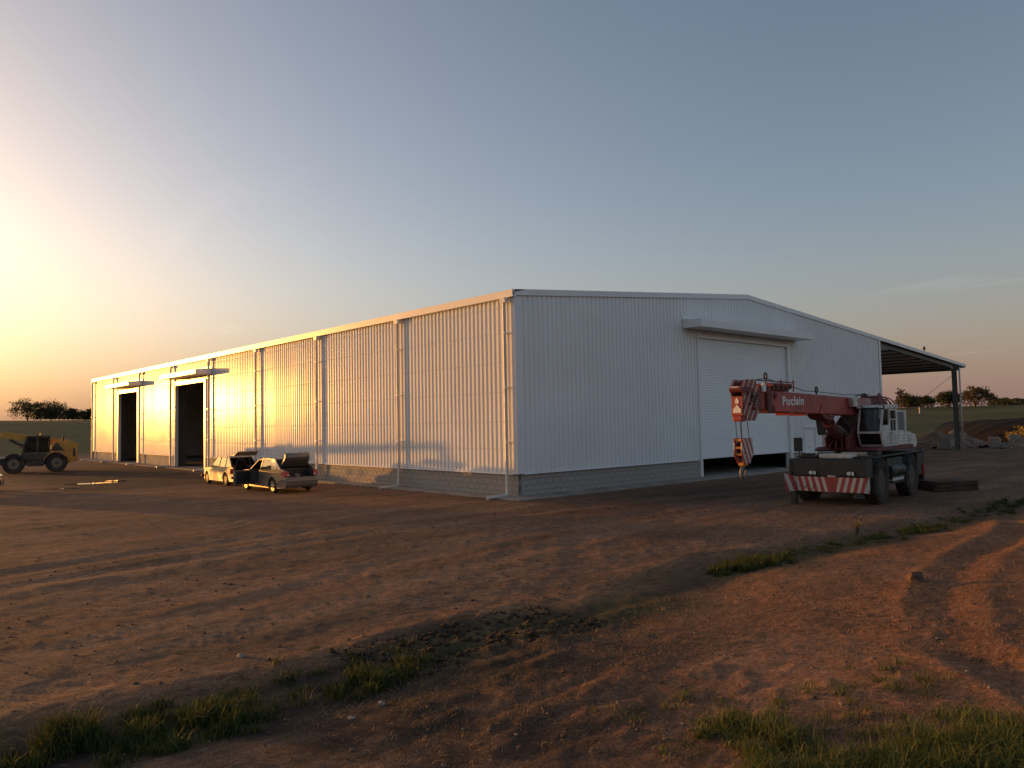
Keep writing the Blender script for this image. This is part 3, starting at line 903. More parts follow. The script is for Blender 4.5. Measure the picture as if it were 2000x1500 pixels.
for s in (1, -1):
    j = B().box(-4.98, -4.80, s * 1.05 - .1, s * 1.05 + .1, .42, 1.50, .012).done('outrigger_leg', M_CHASSIS, cr)
    B().box(-4.995, -4.97, s * 1.05 - .06, s * 1.05 + .06, .55, .95).done('reflector', M_LETTER, j)
    B().box(-4.80, -4.72, s * 1.16 - .03, s * 1.16 + .02, .55, 1.0).done('tail_lamp', M_TAIL, j)
# step with white teeth between the wheels
st = B().box(-2.30, -1.00, 1.08, 1.22, .58, .62).box(-2.30, -1.00, 1.20, 1.22, .55, .78).done('step', M_CHASSIS, cr)
for k in range(8):
    B().box(-1.12 - k * .15, -1.03 - k * .15, 1.221, 1.228, .63, .73).done('step_mark', M_LETTER, st)
for y in (.75, 0.9):
    pass
# deck items
B().box(.30, .95, -.35, .62, 1.425, 1.56, .03).done('deck_box', M_CWHITE, cr)
B().box(.05, .28, .10, .85, 1.475, 1.60, .02).done('deck_box', mat('beige_box', (.36, .30, .25), .7), cr)
B().prism([(.30, 1.472), (.98, 1.44), (.98, 1.50), (.34, 1.53)], 'y', -.95, -.42, .01).done('deck_locker', M_CHASSIS, cr)
# turntable
tt = B()
tt.lathe([(.001, 1.475), (.72, 1.475), (.72, 1.56), (.68, 1.60), (.001, 1.60)], (-1.6, 0, 0), 'z', 32)
tt.prism([(-4.2, 1.60), (-.35, 1.60), (-.25, 1.64), (-.55, 1.72), (-4.2, 1.72)], 'y', -.95, 1.02, .01)
tt.done('turntable', M_REDD, cr)
# mast plates carrying the boom foot
for y0 in (-.52, .12):
    B().prism([(-.15, 1.70), (-.05, 2.02), (-.62, 2.25), (-2.5, 3.2), (-3.3, 3.3), (-3.5, 2.9), (-2.9, 1.70)], 'y', y0, y0 + .05, .004).done('mast_plate', M_REDD, cr)
# lift cylinder
cyl = B().tube([(-.90, -.18, 1.86), (.42, -.18, 2.50)], .17, 16).tube([(.40, -.18, 2.49), (.50, -.18, 2.54)], .19, 16).done('lift_cylinder', M_REDD, cr, True, angle=40)
B().tube([(.42, -.18, 2.50), (1.15, -.18, 2.84)], .10, 12).done('piston_rod', M_REDD, cyl, True, angle=40)
B().tube([(-.10, -.05, 2.42), (-1.25, -.05, 1.98)], .018, 6).done('hose', M_CWHITE, cyl)
B().prism([(.35, 2.86), (1.75, 2.86), (1.35, 2.66), (.75, 2.60)], 'y', -.42, .06, .01).done('cylinder_bracket', M_REDD, cr)
# boom
BY0, BY1 = -.46, .10
def zt_b(x): return 3.36 + .0165 * (x + .4)
def zb_b(x): return 2.76 + .020 * (x + .6)
def boomsec(x0, x1, ins, bev=.03):
    return B().prism([(x0, zb_b(x0) + ins), (x1, zb_b(x1) + ins), (x1, zt_b(x1) - ins), (x0, zt_b(x0) - ins)], 'y', BY0 + ins, BY1 - ins, bev)
bm_ = boomsec(-1.35, 5.55, 0).done('boom_base_section', M_RED, cr)
B().box(5.30, 5.56, BY0 - .03, BY1 + .03, zb_b(5.4) - .03, zt_b(5.4) + .02, .02).done('collar', M_REDD, bm_)
for x in (3.9, 2.9, .9):
    B().box(x - .12, x + .12, BY0 + .1, BY1 - .02, zb_b(x) - .06, zb_b(x) + .01, .01).done('skid', M_RED, bm_)
B().prism([(1.95, 2.82), (1.45, 2.82), (1.72, 3.12)], 'y', BY1, BY1 + .02).done('gusset', M_RED, bm_)
for x, z in ((5.05, 3.33), (5.2, 2.98)):
    B().lathe([(.09, 0), (.09, .03), (.05, .035), (.05, .05), (.001, .05)], (x, BY1 + .001, z), 'y', 14).done('slide_pad', M_REDD, bm_)
text('boom_lettering', 'Poclain', .34, M_LETTER, bm_, Matrix.Translation((4.60, BY1 + .006, 3.065)) @ Matrix.Rotation(R(1.0), 4, 'Y') @ Matrix.Rotation(PI, 4, 'Z') @ Matrix.Rotation(PI / 2, 4, 'X') @ Matrix.Scale(1.38, 4, (1, 0, 0)), .010)
boomsec(5.55, 5.98, .05).done('boom_middle_section', M_RED, cr)
B().box(5.88, 6.04, BY0 + .01, BY1 - .01, zb_b(6) + .01, zt_b(6) - .01, .02).done('collar', M_REDD, cr)
boomsec(6.02, 6.40, .10).done('boom_inner_section', M_REDD, cr)
# boom tail
B().prism([(-1.34, 2.84), (-1.34, 3.33), (-4.6, 3.30), (-4.9, 3.18), (-4.6, 3.02), (-3.2, 2.90)], 'y', BY0 + .06, BY1 - .04, .02).done('boom_tail', M_REDD, cr)
B().box(-2.4, -.55, BY1 + .002, BY1 + .14, 3.03, 3.33, .02).done('winch_cover', mat('faded_red', (.34, .14, .12), .6, dirt=(.45, .36, .32), dirt_amt=.6), cr)
B().box(-.92, -.56, BY1 + .142, BY1 + .20, 3.04, 3.32, .01).done('winch_panel', M_CWHITE, cr)
B().lathe([(.001, -.3), (.22, -.3), (.22, -.26), (.13, -.25), (.13, .25), (.22, .26), (.22, .3), (.001, .3)], (-3.75, -.18, 3.32), 'y', 18).done('winch_drum', M_REDD, cr, True, angle=30)
for k in range(7):
    y = BY0 + .02 + k * .085
    zz = 3.30 + .06 * math.sin(k * 2.1)
    B().tube([(-3.6, y, zz + .02), (-4.4, y, zz + .10), (-5.1, y, zz + .04), (-5.5, y, zz - .08), (-5.62, y, zz - .2)], .022, 6).done('hose', M_REDD, cr, True)
# gear on top of the boom tip
tp = zt_b(5)
g = B().box(3.95, 4.55, BY0 + .08, BY1 - .06, tp + .005, tp + .17, .02).box(4.65, 5.2, BY0 + .05, BY1 - .02, tp + .005, tp + .22, .03).box(5.3, 5.9, BY0 + .1, BY1 - .04, tp + .005, tp + .14, .02)
for x in (4.0, 4.25, 4.5, 4.9, 5.15):
    g.tube([(x, BY0, tp + .15), (x, BY1 + .02, tp + .15)], .075, 10)
g.tube([(3.7, BY1 - .02, tp + .26), (6.3, BY1 - .02, tp + .27)], .018, 6)
for x in (3.75, 4.6, 5.55): g.tube([(x, BY1 - .02, tp), (x, BY1 - .02, tp + .33)], .02, 6)
g.done('boom_top_gear', M_REDD, cr)
B().box(5.62, 5.80, BY1 - .04, BY1 + .01, tp - .02, tp + .2).done('tag_plate', M_LETTER, cr)
def ring(x, y, z):
    b = B()
    rp, n = .085, 18
    pts = [(x + rp * math.cos(t), y, z + rp * math.sin(t)) for t in np.linspace(0, 2 * PI, n)]
    b.tube(pts, .026, 6, False).tube([(x, y, z - .32), (x, y, z - rp)], .025, 6)
    return b.done('rope_guide', M_BLACK, cr, True)
ring(5.05, -.15, tp + .42); ring(1.7, -.05, zt_b(1.7) + .16)
B().tube([(6.6, -.12, tp + .22), (5.05, -.14, tp + .36), (4.0, -.12, tp + .24), (2.6, -.08, tp + .06), (1.7, -.05, zt_b(1.7) + .10), (-1, -.1, 3.44), (-3.6, -.15, 3.50)], .012, 6).done('hoist_rope', M_ROPE, cr)
# boom head with sheaves
HS = -.22
for y0 in (-.20, .10):
    B().prism([(6.15, 2.88), (6.15, 3.40), (6.5 + HS, 3.72), (7.12 + HS, 3.72), (7.30 + HS, 3.52), (7.22 + HS, 3.25), (7.24 + HS, 2.80), (7.05 + HS, 2.66), (6.6 + HS, 2.66), (6.4 + HS, 2.85)], 'y', y0, y0 + .03, .004).done('head_plate', M_HEADST, cr)
B().box(6.0, 6.42, -.34, .10, 2.95, 3.42, .02).done('head_block', M_REDD, cr)
for (x, z, r) in ((6.98 + HS, 3.50, .17), (6.85 + HS, 2.90, .18)):
    for y in (-.10, .03):
        B().lathe([(.001, -.03), (r, -.03), (r * .86, 0), (r, .03), (.001, .03)], (x, y, z), 'y', 20).done('sheave', M_REDD, cr, True, angle=30)
fp = B().plate([(7.05, -.165, 2.80), (7.05, .125, 2.80), (7.03, .125, 3.28), (7.03, -.165, 3.28)], .03).done('head_front', M_RED, cr)
B().plate([(7.083, -.13, 2.86), (7.083, .09, 2.86), (7.083, .09, 2.95), (7.079, -.02, 3.07), (7.083, -.13, 2.95)], .004).done('arrow_mark', M_LETTER, fp)
B().plate([(7.074, -.07, 3.10), (7.074, .03, 3.10), (7.068, .03, 3.19), (7.066, -.02, 3.25), (7.068, -.07, 3.19)], .004).done('arrow_mark', M_LETTER, fp)
B().prism([(6.72, 3.54), (7.08, 3.52), (7.16, 3.46), (7.08, 3.38), (6.72, 3.40)], 'y', -.20, .14, .01).done('head_hood', M_REDD, cr)
B().box(6.95, 7.10, -.17, .05, 3.47, 3.535, .008).done('head_cap', M_CWHITE, cr)
for x, z in ((6.55, 3.30), (6.70, 3.10), (6.45, 2.98), (6.82, 3.36)):
    B().lathe([(.05, .13), (.05, .16), (.03, .165), (.03, .19), (.001, .19)], (x, 0, z), 'y', 10).done('pin', M_REDD, cr)
for k in range(4):
    B().tube([(6.15, .12, 3.10 + k * .06), (6.4, .17 + .02 * k, 3.05 + k * .09), (6.62, .15, 3.25 + k * .08)], .014, 6).done('hose', M_BLACK, cr, True)
B().box(6.84, 7.09, -.15, .11, 2.64, 2.80, .03).done('head_chin', M_RED, cr)
# hook block
for (x, y, x2) in ((6.90, -.16, 6.86), (6.90, -.04, 6.84), (6.58, -.16, 6.58), (6.52, -.03, 6.42)):
    B().tube([(x, y, 2.70), (x2, y, 2.16)], .010, 6).done('hoist_rope', M_ROPE, cr)
hb = bpy.data.objects.new('hook_block', None); COL.objects.link(hb); hb.parent = cr
for y0 in (-.22, -.02):
    B().prism([(6.33, 2.22), (6.93, 2.22), (6.95, 1.80), (6.76, 1.56), (6.50, 1.56), (6.28, 1.80)], 'y', y0, y0 + .028, .004).done('cheek_plate', M_BLOCKST, hb)
B().box(6.88, 6.91, -.19, -.022, 2.14, 2.20).box(6.90, 6.93, -.19, -.022, 1.95, 2.0).box(6.88, 6.915, -.19, -.022, 1.78, 1.83).box(6.52, 6.78, -.18, -.03, 1.50, 1.60, .02).done('spacer_bars', M_YHOOK, hb)
for y in (-.145, -.07):
    B().lathe([(.001, -.03), (.24, -.03), (.2, 0), (.24, .03), (.001, .03)], (6.62, y, 1.93), 'y', 20).done('sheave', M_REDD, hb, True, angle=30)
HX, HZ = 6.63, 1.34
arc = [(HX, -.11, 1.52), (HX, -.11, 1.48)] + [(HX + .02 + .125 * math.cos(t), -.11, HZ + .135 * math.sin(t)) for t in np.linspace(1.75, -3.6, 16)]
B().tube(arc, [.045, .042] + list(np.linspace(.038, .055, 8)) + list(np.linspace(.05, .015, 8)), 8).done('hook', M_STEEL, hb, True)
# cab
CY0, CY1 = .26, 1.00
cabp = [(-2.55, 1.725), (-1.12, 1.725), (-.93, 1.86), (-.80, 2.18), (-1.10, 2.94), (-1.22, 3.00), (-2.55, 3.06)]
cab = bpy.data.objects.new('cab', None); COL.objects.link(cab); cab.parent = cr
c = B()
c.box(-2.55, -1.12, CY0, CY1, 1.725, 1.80, .01)
c.prism([(-2.6, 2.98), (-1.20, 2.94), (-1.14, 2.98), (-1.25, 3.05), (-2.6, 3.10)], 'y', CY0 - .02, CY1 + .02, .012)
for y in (CY0, CY1 - .05):
    c.prism([(-2.55, 1.80), (-2.42, 1.80), (-2.42, 2.98), (-2.55, 2.98)], 'y', y, y + .05)
    c.prism([(-1.13, 1.80), (-1.02, 1.76), (-.80, 2.18), (-1.10, 2.94), (-1.17, 2.94), (-.88, 2.18)], 'y', y, y + .05)
    c.prism([(-1.72, 1.80), (-1.66, 1.80), (-1.66, 2.96), (-1.72, 2.96)], 'y', y, y + .05)
c.box(-2.55, -2.52, CY0 + .05, CY1 - .05, 1.80, 2.30)
c.box(-.87, -.80, CY0 + .05, CY1 - .05, 2.15, 2.22, .006)
c.prism([(-1.70, 1.80), (-1.12, 1.80), (-.90, 2.10), (-.90, 2.20), (-1.12, 2.22), (-1.70, 2.18)], 'y', CY0, CY0 + .03)
c.done('cab_frame', M_CWHITE, cab)
B().prism([(-1.66, 1.81), (-1.10, 1.81), (-.93, 2.12), (-.93, 2.20), (-1.0, 2.42), (-1.66, 2.42)], 'y', CY1 - .045, CY1 + .004, .004).done('side_panel', M_CWHITE, cab)
dr = B().prism([(-2.41, 1.81), (-1.73, 1.81), (-1.73, 2.22), (-2.41, 2.22)], 'y', CY1 - .045, CY1 + .008, .006).box(-2.41, -2.36, CY1 - .045, CY1 + .008, 2.22, 2.95).box(-1.78, -1.73, CY1 - .045, CY1 + .008, 2.22, 2.95).box(-2.36, -1.78, CY1 - .045, CY1 + .008, 2.90, 2.95).box(-2.36, -1.78, CY1 - .03, CY1 + .012, 2.585, 2.615).box(-2.085, -2.06, CY1 - .03, CY1 + .010, 2.22, 2.59).done('door', M_CWHITE, cab)
B().box(-1.90, -1.80, CY1 + .009, CY1 + .03, 2.14, 2.17).done('door_handle', M_BLACK, dr)
B().box(-2.355, -2.09, CY1 - .02, CY1 - .015, 2.23, 2.58).box(-2.05, -1.79, CY1 - .02, CY1 - .015, 2.23, 2.58).box(-2.355, -1.79, CY1 - .02, CY1 - .015, 2.62, 2.89).done('door_glass', M_GLASS, dr)
for k in range(6):
    B().box(-1.98 + k * .045, -1.95 + k * .045, CY1 + .0085, CY1 + .0105, 1.86 + k * .05, 1.90 + k * .05).done('scuff_mark', M_BLACK, dr)
B().plate([(-.845, CY0 + .05, 2.225), (-.845, CY1 - .05, 2.225), (-1.125, CY1 - .05, 2.93), (-1.125, CY0 + .05, 2.93)], .006).done('windscreen', M_GLASS, cab)
B().plate([(-1.02, CY0 + .05, 1.82), (-1.02, CY1 - .05, 1.82), (-.845, CY1 - .05, 2.15), (-.845, CY0 + .05, 2.15)], .006).done('lower_window', M_GLASSD, cab)
B().box(-2.44, -1.74, CY0 + .01, CY0 + .016, 2.22, 2.96).box(-1.64, -1.18, CY0 + .01, CY0 + .016, 2.42, 2.94).done('far_window', M_GLASS, cab)
B().box(-1.64, -1.16, CY1 - .03, CY1 - .025, 2.43, 2.93).done('quarter_window', M_GLASS, cab)
B().box(-1.16, -1.10, CY0 - .02, CY1 + .03, 2.94, 3.0, .01).done('sun_visor', M_BLACK, cab)
for y in (CY0 + .02, CY1 - .04):
    l = B().box(-1.16, -1.02, y - .08, y + .08, 2.96, 3.07, .02).done('work_light', M_BLACK, cab)
    B().box(-1.022, -1.012, y - .065, y + .065, 2.975, 3.05).done('lens', M_LENS, l)
B().box(-2.25, -1.85, .42, .82, 1.98, 2.10, .03).prism([(-2.32, 2.05), (-2.22, 2.05), (-2.30, 2.65), (-2.40, 2.63)], 'y', .42, .82, .02).box(-2.15, -1.95, .55, .70, 1.80, 1.98).done('seat', M_SEAT, cab)
B().prism([(-1.35, 1.80), (-1.12, 1.84), (-1.05, 2.18), (-1.25, 2.26), (-1.35, 2.2)], 'y', .40, .86, .01).tube([(-1.45, .62, 2.18), (-1.62, .62, 2.28)], .02, 6).done('console', M_SEAT, cab)
# machinery housing behind the cab
hs = B().box(-3.75, -2.62, .30, .98, 1.725, 2.17, .01).done('engine_housing', M_CWHITE, cr)
for k in range(4):
    B().prism([(.982, 1.76 + k * .1), (1.01, 1.76 + k * .1), (.985, 1.84 + k * .1)], 'x', -3.70, -2.68).done('louvre', M_CWHITE, hs)
fr = B().box(-3.62, -3.40, .34, .99, 2.172, 2.90, .01).box(-2.66, -2.60, .90, .98, 2.172, 2.90).box(-3.40, -2.60, .90, .98, 2.84, 2.90).box(-3.40, -2.6, .9, .98, 2.172, 2.22).done('radiator_frame', M_CWHITE, cr)
B().box(-3.39, -2.67, .925, .945, 2.225, 2.835).done('mesh_screen', mat('mesh_screen', (.16, .16, .15), .7), fr)
B().prism([(-3.77, 1.60), (-4.72, 1.60), (-4.72, 1.88), (-4.60, 2.06), (-3.95, 2.10), (-3.77, 2.04)], 'y', -.95, 1.0, .02).done('counterweight', M_CWHITE, cr)
B().box(-4.45, -3.85, .3, .9, 2.085, 2.14, .01).done('counterweight_lid', M_CWHITE, cr)
B().box(-2.55, -1.0, -.96, -.60, 1.725, 2.20, .01).done('side_cabinet', M_CWHITE, cr)
cb = B().lathe([(.001, 2.50), (.11, 2.50), (.13, 2.46), (.13, 2.30), (.11, 2.28), (.001, 2.28)], (-.65, -.62, 0), 'z', 14).lathe([(.001, 2.58), (.05, 2.57), (.06, 2.51), (.001, 2.50)], (-.65, -.62, 0), 'z', 10).done('air_filter', M_REDD, cr, True, angle=40)
B().tube([(-.65, -.62, 2.28), (-.65, -.62, 2.22), (-.9, -.60, 2.18)], .03, 6).box(-1.0, -.55, -.66, -.50, 1.72, 2.22, .01).done('valve_stand', M_REDD, cr)
for q in range(4):
    B().tube([(-.2 + .04 * q, -.40 + .2 * q, 1.62), (-.15, -.40 + .2 * q, 1.80 + .05 * q), (-.5, -.3 + .1 * q, 2.0 + .06 * q), (-1.0, -.1, 1.95)], .025, 6).done('hose', M_REDD, cr, True)
# clutter on the carrier
for k in range(5):
    B().tube([(-.15 - k * .06, -.95 + k * .09, 1.48), (.25 - .05 * k, -.9 + .12 * k, 1.53 + .01 * k), (.55, -.72 + .1 * k, 1.50)], .022, 6).done('hose', M_BLACK, cr, True)
B().lathe([(.20, 0), (.20, .09), (.13, .09), (.13, 0), (.20, 0)], (.72, -.78, 1.475), 'z', 18).done('cable_coil', M_ROPE, cr, True, angle=40)
B().box(-.35, .12, .86, 1.14, 1.475, 1.60, .015).done('battery_box', M_BLACK, cr)
B().tube([(-2.45, 1.05, .95), (-1.05, 1.05, .95)], .20, 14).done('fuel_tank', M_CHASSIS, cr, True, angle=40)
for x in (-2.15, -1.35):
    B().lathe([(.206, -.03), (.212, -.03), (.212, .03), (.206, .03)], (x, 1.05, .95), 'x', 16).done('tank_strap', M_STEEL, cr)
B().tube([(-2.9, -.75, 1.72), (-2.9, -.75, 2.75), (-2.98, -.75, 2.86)], .05, 10).done('exhaust_pipe', M_REDD, cr, True)
for x in (.55, .85):
    B().tube([(x, 1.12, 1.42), (x, 1.12, 1.52), (x, .95, 1.52), (x, .95, 1.42)], .012, 6).done('grab_handle', M_STEEL, cr)
for y in (-.95, -.55, -.1, .3, .95):
    B().lathe([(.018, 0), (.018, .015), (.001, .016)], (1.291, y, 1.30), 'x', 6).done('bolt', M_STEEL, cr)
B().box(1.288, 1.298, -.20, .34, 1.02, 1.14, .003).done('number_plate_panel', M_CHASSIS, cr)
B().tube([(1.30, -1.05, .90), (1.34, -1.08, 1.10), (1.30, -1.10, 1.38)], .014, 6).done('hose', M_BLACK, cr, True)
for k in range(3):
    B().tube([(-1.0 + .03 * k, .18 + .03 * k, 3.38), (-1.7, .2 + .03 * k, 3.45 + .02 * k), (-2.6, .12, 3.36)], .016, 6).done('hose', M_BLACK, cr, True)
    B().tube([(-.3, -.05 + .06 * k, 2.70), (-.75, -.02 + .05 * k, 2.35 - .05 * k), (-.95, .02 + .05 * k, 1.80)], .018, 6).done('hose', M_BLACK, cr, True)
# mirrors
m1 = B().prism([(-.11, -.26), (.11, -.26), (.13, -.2), (.13, .2), (.11, .26), (-.11, .26), (-.13, .2), (-.13, -.2)], 'x', -.03, .03, .01).done('mirror', M_BLACK, cr, loc=(.35, -.46, 2.40), rot=(R(6), 0, R(10)))
B().tube([(.30, -.42, 2.66), (.25, -.10, 2.72)], .012, 6).tube([(.30, -.42, 2.16), (.25, .08, 2.20), (-.8, .28, 2.24)], .012, 6).tube([(.25, -.10, 2.80), (.25, -.10, 2.16)], .014, 6).done('mirror_arm', M_BLACK, cr)
B().prism([(-.12, -.22), (.12, -.22), (.13, -.18), (.13, .18), (.12, .22), (-.12, .22), (-.13, .18), (-.13, -.18)], 'x', -.03, .03, .01).done('mirror', M_BLACK, cr, loc=(1.15, -.90, 1.86), rot=(0, 0, R(8)))
B().tube([(1.13, -.88, 1.66), (1.10, -.88, 1.40)], .014, 6).done('mirror_arm', M_BLACK, cr)

# ------------------------------------------------------------------ cars
def bend(hw, L):
    def fn(x, y, z):
        k = 1 - .17 * abs(x / (L / 2)) ** 5
        t = max(0, (z - .55) / .5)
        k *= 1 - .055 * t * t - .05 * max(0, (.35 - z) / .2)
        return (x, y * k, z)
    return fn
def arch(cx, r, z0=.20, n=9):
    a0 = math.asin(max(-1, min(1, (z0 - .31) / r)))
    return [(cx + r * math.cos(t), .31 + r * math.sin(t)) for t in np.linspace(PI - a0, a0, n)]
def car(name, label, loc, rz, P):
    """P: dict with profile numbers; x forward"""
    c = thing(name, label, 'car', loc, rz)
    L, HW = P['L'], P['HW']
    xr, xf = -L / 2, L / 2
    wb, r = P['wb'], P['r']
    paint = P['paint']
    f = bend(HW, L)
    belt = P['belt']
    base = [(xr + .05, .22)] + arch(P['xw'][1], r + .055) + arch(P['xw'][0], r + .055) + [(xf - .04, .20)]
    nose = P['nose']     # from bumper up to the cowl
    tailp = P['tail']    # from rear of belt down to bumper
    def side(cut=None):
        top = nose + [(P['cowl'], belt)]
        if cut: top += [(cut[1], belt), (cut[1], .30), (cut[0], .30), (cut[0], belt)]
        top += tailp
        return base + top
    bd = B()
    bd.prism(side(P.get('cut')), 'y', HW - .14, HW, .035, f)
    bd.prism(side(), 'y', -HW, -HW + .14, .035, f)
    # centre: hood, floor, bulkheads
    mid = [(xr + .05, .24), (xf - .04, .22)] + nose + [(P['cowl'], belt), (P['cowl'] - .12, belt - .04), (P['cowl'] - .2, .34), (P['floor_rear'], .34)] + P['mid_rear']
    bd.prism(mid, 'y', -HW + .139, HW - .139, 0, f)
    body = bd.done('body', paint, c, True, angle=28)
    # roof and pillars
    q = P['roof']    # [(x,z)...] front to rear
    rw = HW * .76
    ro = B()
    ro.prism([(x, z) for x, z in q] + [(x, z - .035) for x, z in q[::-1]], 'y', -rw, rw, .012, lambda x, y, z: (x, y, z - .05 * (abs(y) / rw) ** 2))
    ro.done('roof', paint, c, True, angle=35)
    bw = HW * .90
    def pillar(b0, t0, wdt, s):
        b = B()
        b.hexa([(b0[0] - wdt / 2, s * (bw - .05), b0[1]), (b0[0] + wdt / 2, s * (bw - .05), b0[1]), (b0[0] - wdt / 2, s * bw, b0[1]), (b0[0] + wdt / 2, s * bw, b0[1]),
                (t0[0] - wdt / 2, s * (rw - .05), t0[1]), (t0[0] + wdt / 2, s * (rw - .05), t0[1]), (t0[0] - wdt / 2, s * rw, t0[1]), (t0[0] + wdt / 2, s * rw, t0[1])], .008)
        b.done('pillar', paint, c)
    for s in (1, -1):
        for b0, t0, wd in P['pillars']: pillar(b0, t0, wd, s)
    if P.get('quarter'):
        for s in (1, -1):
            tum = lambda x, y, z: (x, s * (bw - (bw - rw) * (z - .93) / .49 - y), z)
            B().prism(P['quarter'], 'y', 0, .05, .006, tum).done('quarter_panel', paint, c)
    # glass
    def pane(nm, pts, mt=M_GLASSD):
        B().plate(pts, .005).done(nm, mt, c)
    (a0, a1, _), (z0, z1, _) = P['pillars'][0], P['pillars'][-1]
    pane('windscreen', [(a0[0], -bw + .04, a0[1]), (a0[0], bw - .04, a0[1]), (a1[0], rw - .05, a1[1] - .02), (a1[0], -rw + .05, a1[1] - .02)])
    if P.get('rear_glass', True):
        pane('rear_window', [(z0[0], bw - .06, z0[1]), (z0[0], -bw + .06, z0[1]), (z1[0], -rw + .06, z1[1] - .02), (z1[0], rw - .06, z1[1] - .02)])
    for s in (1, -1):
        for k, ((b0, t0, _), (b1, t1, _)) in enumerate(zip(P['pillars'], P['pillars'][1:])):
            if s == 1 and k == 0 and P.get('cut'): continue
            pts = [(b0[0] - .03, s * (bw - .02), b0[1]), (b1[0] + .03, s * (bw - .02), b1[1]), (t1[0] + .03, s * (rw - .02), t1[1] - .01), (t0[0] - .03, s * (rw - .02), t0[1] - .01)]
            pane('side_window', pts, P.get('side_glass', M_GLASSD))
    # cabin
    for y in (HW * .42, -HW * .42):
        B().box(-.35, .15, y - .22, y + .22, .42, .60, .04).prism([(-.42, .55), (-.28, .55), (-.42, 1.12), (-.54, 1.10)], 'y', y - .21, y + .21, .03).box(-.56, -.46, y - .11, y + .11, 1.14, 1.30, .03).done('seat', M_SEAT, c)
    B().box(P['floor_rear'] + .05, P['floor_rear'] + .5, -HW * .72, HW * .72, .42, .60, .04).box(P['floor_rear'] - .02, P['floor_rear'] + .12, -HW * .72, HW * .72, .55, belt + .05, .03).done('rear_seat', M_SEAT, c)
    B().tube([(P['cowl'] - .45 + .17 * math.sin(t) * .3, HW * .42 + .17 * math.cos(t), .88 + .17 * math.sin(t)) for t in np.linspace(0, 2 * PI, 14)], .015, 6, False).done('steering_wheel', M_BLACK, c)
    for x in P['xw']:
        for s in (1, -1):
            wheel(c, x, s * (HW - .12), r, .2, s, P['rim'], .66, spokes=P.get('spokes', 0))
        B().box(x - r - .04, x + r + .04, -HW + .3, HW - .3, .2, .66).done('wheel_well', M_BLACK, c)
    return c, bw, rw, f

SED = dict(quarter=[(-1.04, .94), (-.94, 1.42), (-1.14, 1.405), (-1.40, 1.24), (-1.86, .99), (-1.6, .94)], L=4.5, HW=.86, wb=2.6, r=.315, xw=(1.36, -1.26), paint=M_SILVER, belt=.93, cowl=.98, rim=M_ALLOY, spokes=6,
           nose=[(2.24, .26), (2.25, .50), (2.18, .68), (1.95, .80), (1.5, .88)],
           tail=[(-1.45, .97), (-1.75, 1.0), (-2.0, .99), (-2.12, .93), (-2.17, .80), (-2.18, .66), (-2.23, .58), (-2.23, .36), (-2.17, .22)],
           mid_rear=[(-1.32, .34), (-1.32, .96), (-1.45, 1.0), (-1.48, .45), (-2.06, .45), (-2.06, .66), (-2.17, .66), (-2.23, .58), (-2.25, .36), (-2.19, .24)],
           floor_rear=-1.25, roof=[(.32, 1.385), (0, 1.45), (-.5, 1.475), (-.95, 1.43), (-1.15, 1.385)],
           pillars=[((1.0, .92), (.30, 1.385), .07), ((.02, .93), (-.10, 1.44), .07), ((-1.02, .95), (-.92, 1.42), .05), ((-1.55, 1.0), (-1.12, 1.39), .06)], cut=(.0, .96))
SX, SY = -4.06, 11.14
sed, bw, rw, fb = car('sedan', 'silver sedan with its front door and boot lid standing open beside the wall', (SX, SY, tz(SX, SY)), R(91), SED)
# open boot lid
lid = B().prism([(0, -.02), (.10, .0), (.45, .015), (.58, -.02), (.64, -.10), (.64, -.24), (.61, -.24), (.58, -.10), (.50, -.05), (.02, -.06)], 'y', -.60, .60, .02, lambda x, y, z: (x, y * (1 - .10 * (x / .64) ** 3), z - .03 * (y / .6) ** 2)).done('boot_lid', M_SILVER, sed, True, loc=(-1.52, 0, 1.02), rot=(0, R(180 + 44), 0), angle=35)
B().prism([(.04, -.075), (.50, -.068), (.56, -.12), (.585, -.20), (.575, -.20), (.545, -.12), (.49, -.078), (.04, -.085)], 'y', -.54, .54).done('lid_lining', M_BLACK, lid)
for s in (1, -1):
    l = B().prism([(-2.215, .70), (-2.19, .92), (-1.98, .90), (-1.90, .80), (-2.16, .68)], 'y', s * .66, s * .875, .01, fb).done('tail_light', M_TAIL, sed)
    B().box(-2.235, -2.205, min(s * .56, s * .64), max(s * .56, s * .64), .73, .79).done('reverse_lens', M_LENS, l)
    B().prism([(2.13, .56), (2.20, .54), (2.12, .70), (1.92, .74)], 'y', s * .52, s * .875, .01, fb).done('headlight', M_LENS, sed)
    B().box(-2.05, -1.50, s * .675 - .005, s * .675 + .005, .47, .96).done('boot_trim', M_BLACK, sed)
B().box(.82, .92, -1.02, -.86, .94, 1.05, .02).done('wing_mirror', M_SILVER, sed)
B().prism([(-2.27, .30), (-2.29, .54), (-2.22, .60), (-1.95, .60), (-1.62, .50), (-1.62, .30)], 'y', -.875, .875, .02, fb).done('rear_bumper', M_SILVER, sed)
B().box(-2.055, -1.50, -.67, .67, .455, .47).box(-1.505, -1.495, -.67, .67, .47, .97).box(-2.058, -2.048, -.67, .67, .47, .66).done('boot_floor', M_BLACK, sed)
B().box(-1.9, -1.6, .2, .55, .471, .72, .05).done('boot_bag', mat('boot_bag', (.16, .05, .05), .8), sed)
B().blob((-1.85, .02, .66), .14, 2, .1).done('boot_bundle', mat('boot_cloth', (.22, .17, .14), .9), sed, True)
B().box(-1.95, -1.7, -.5, -.15, .471, .70, .03).done('boot_box', M_SEAT, sed)
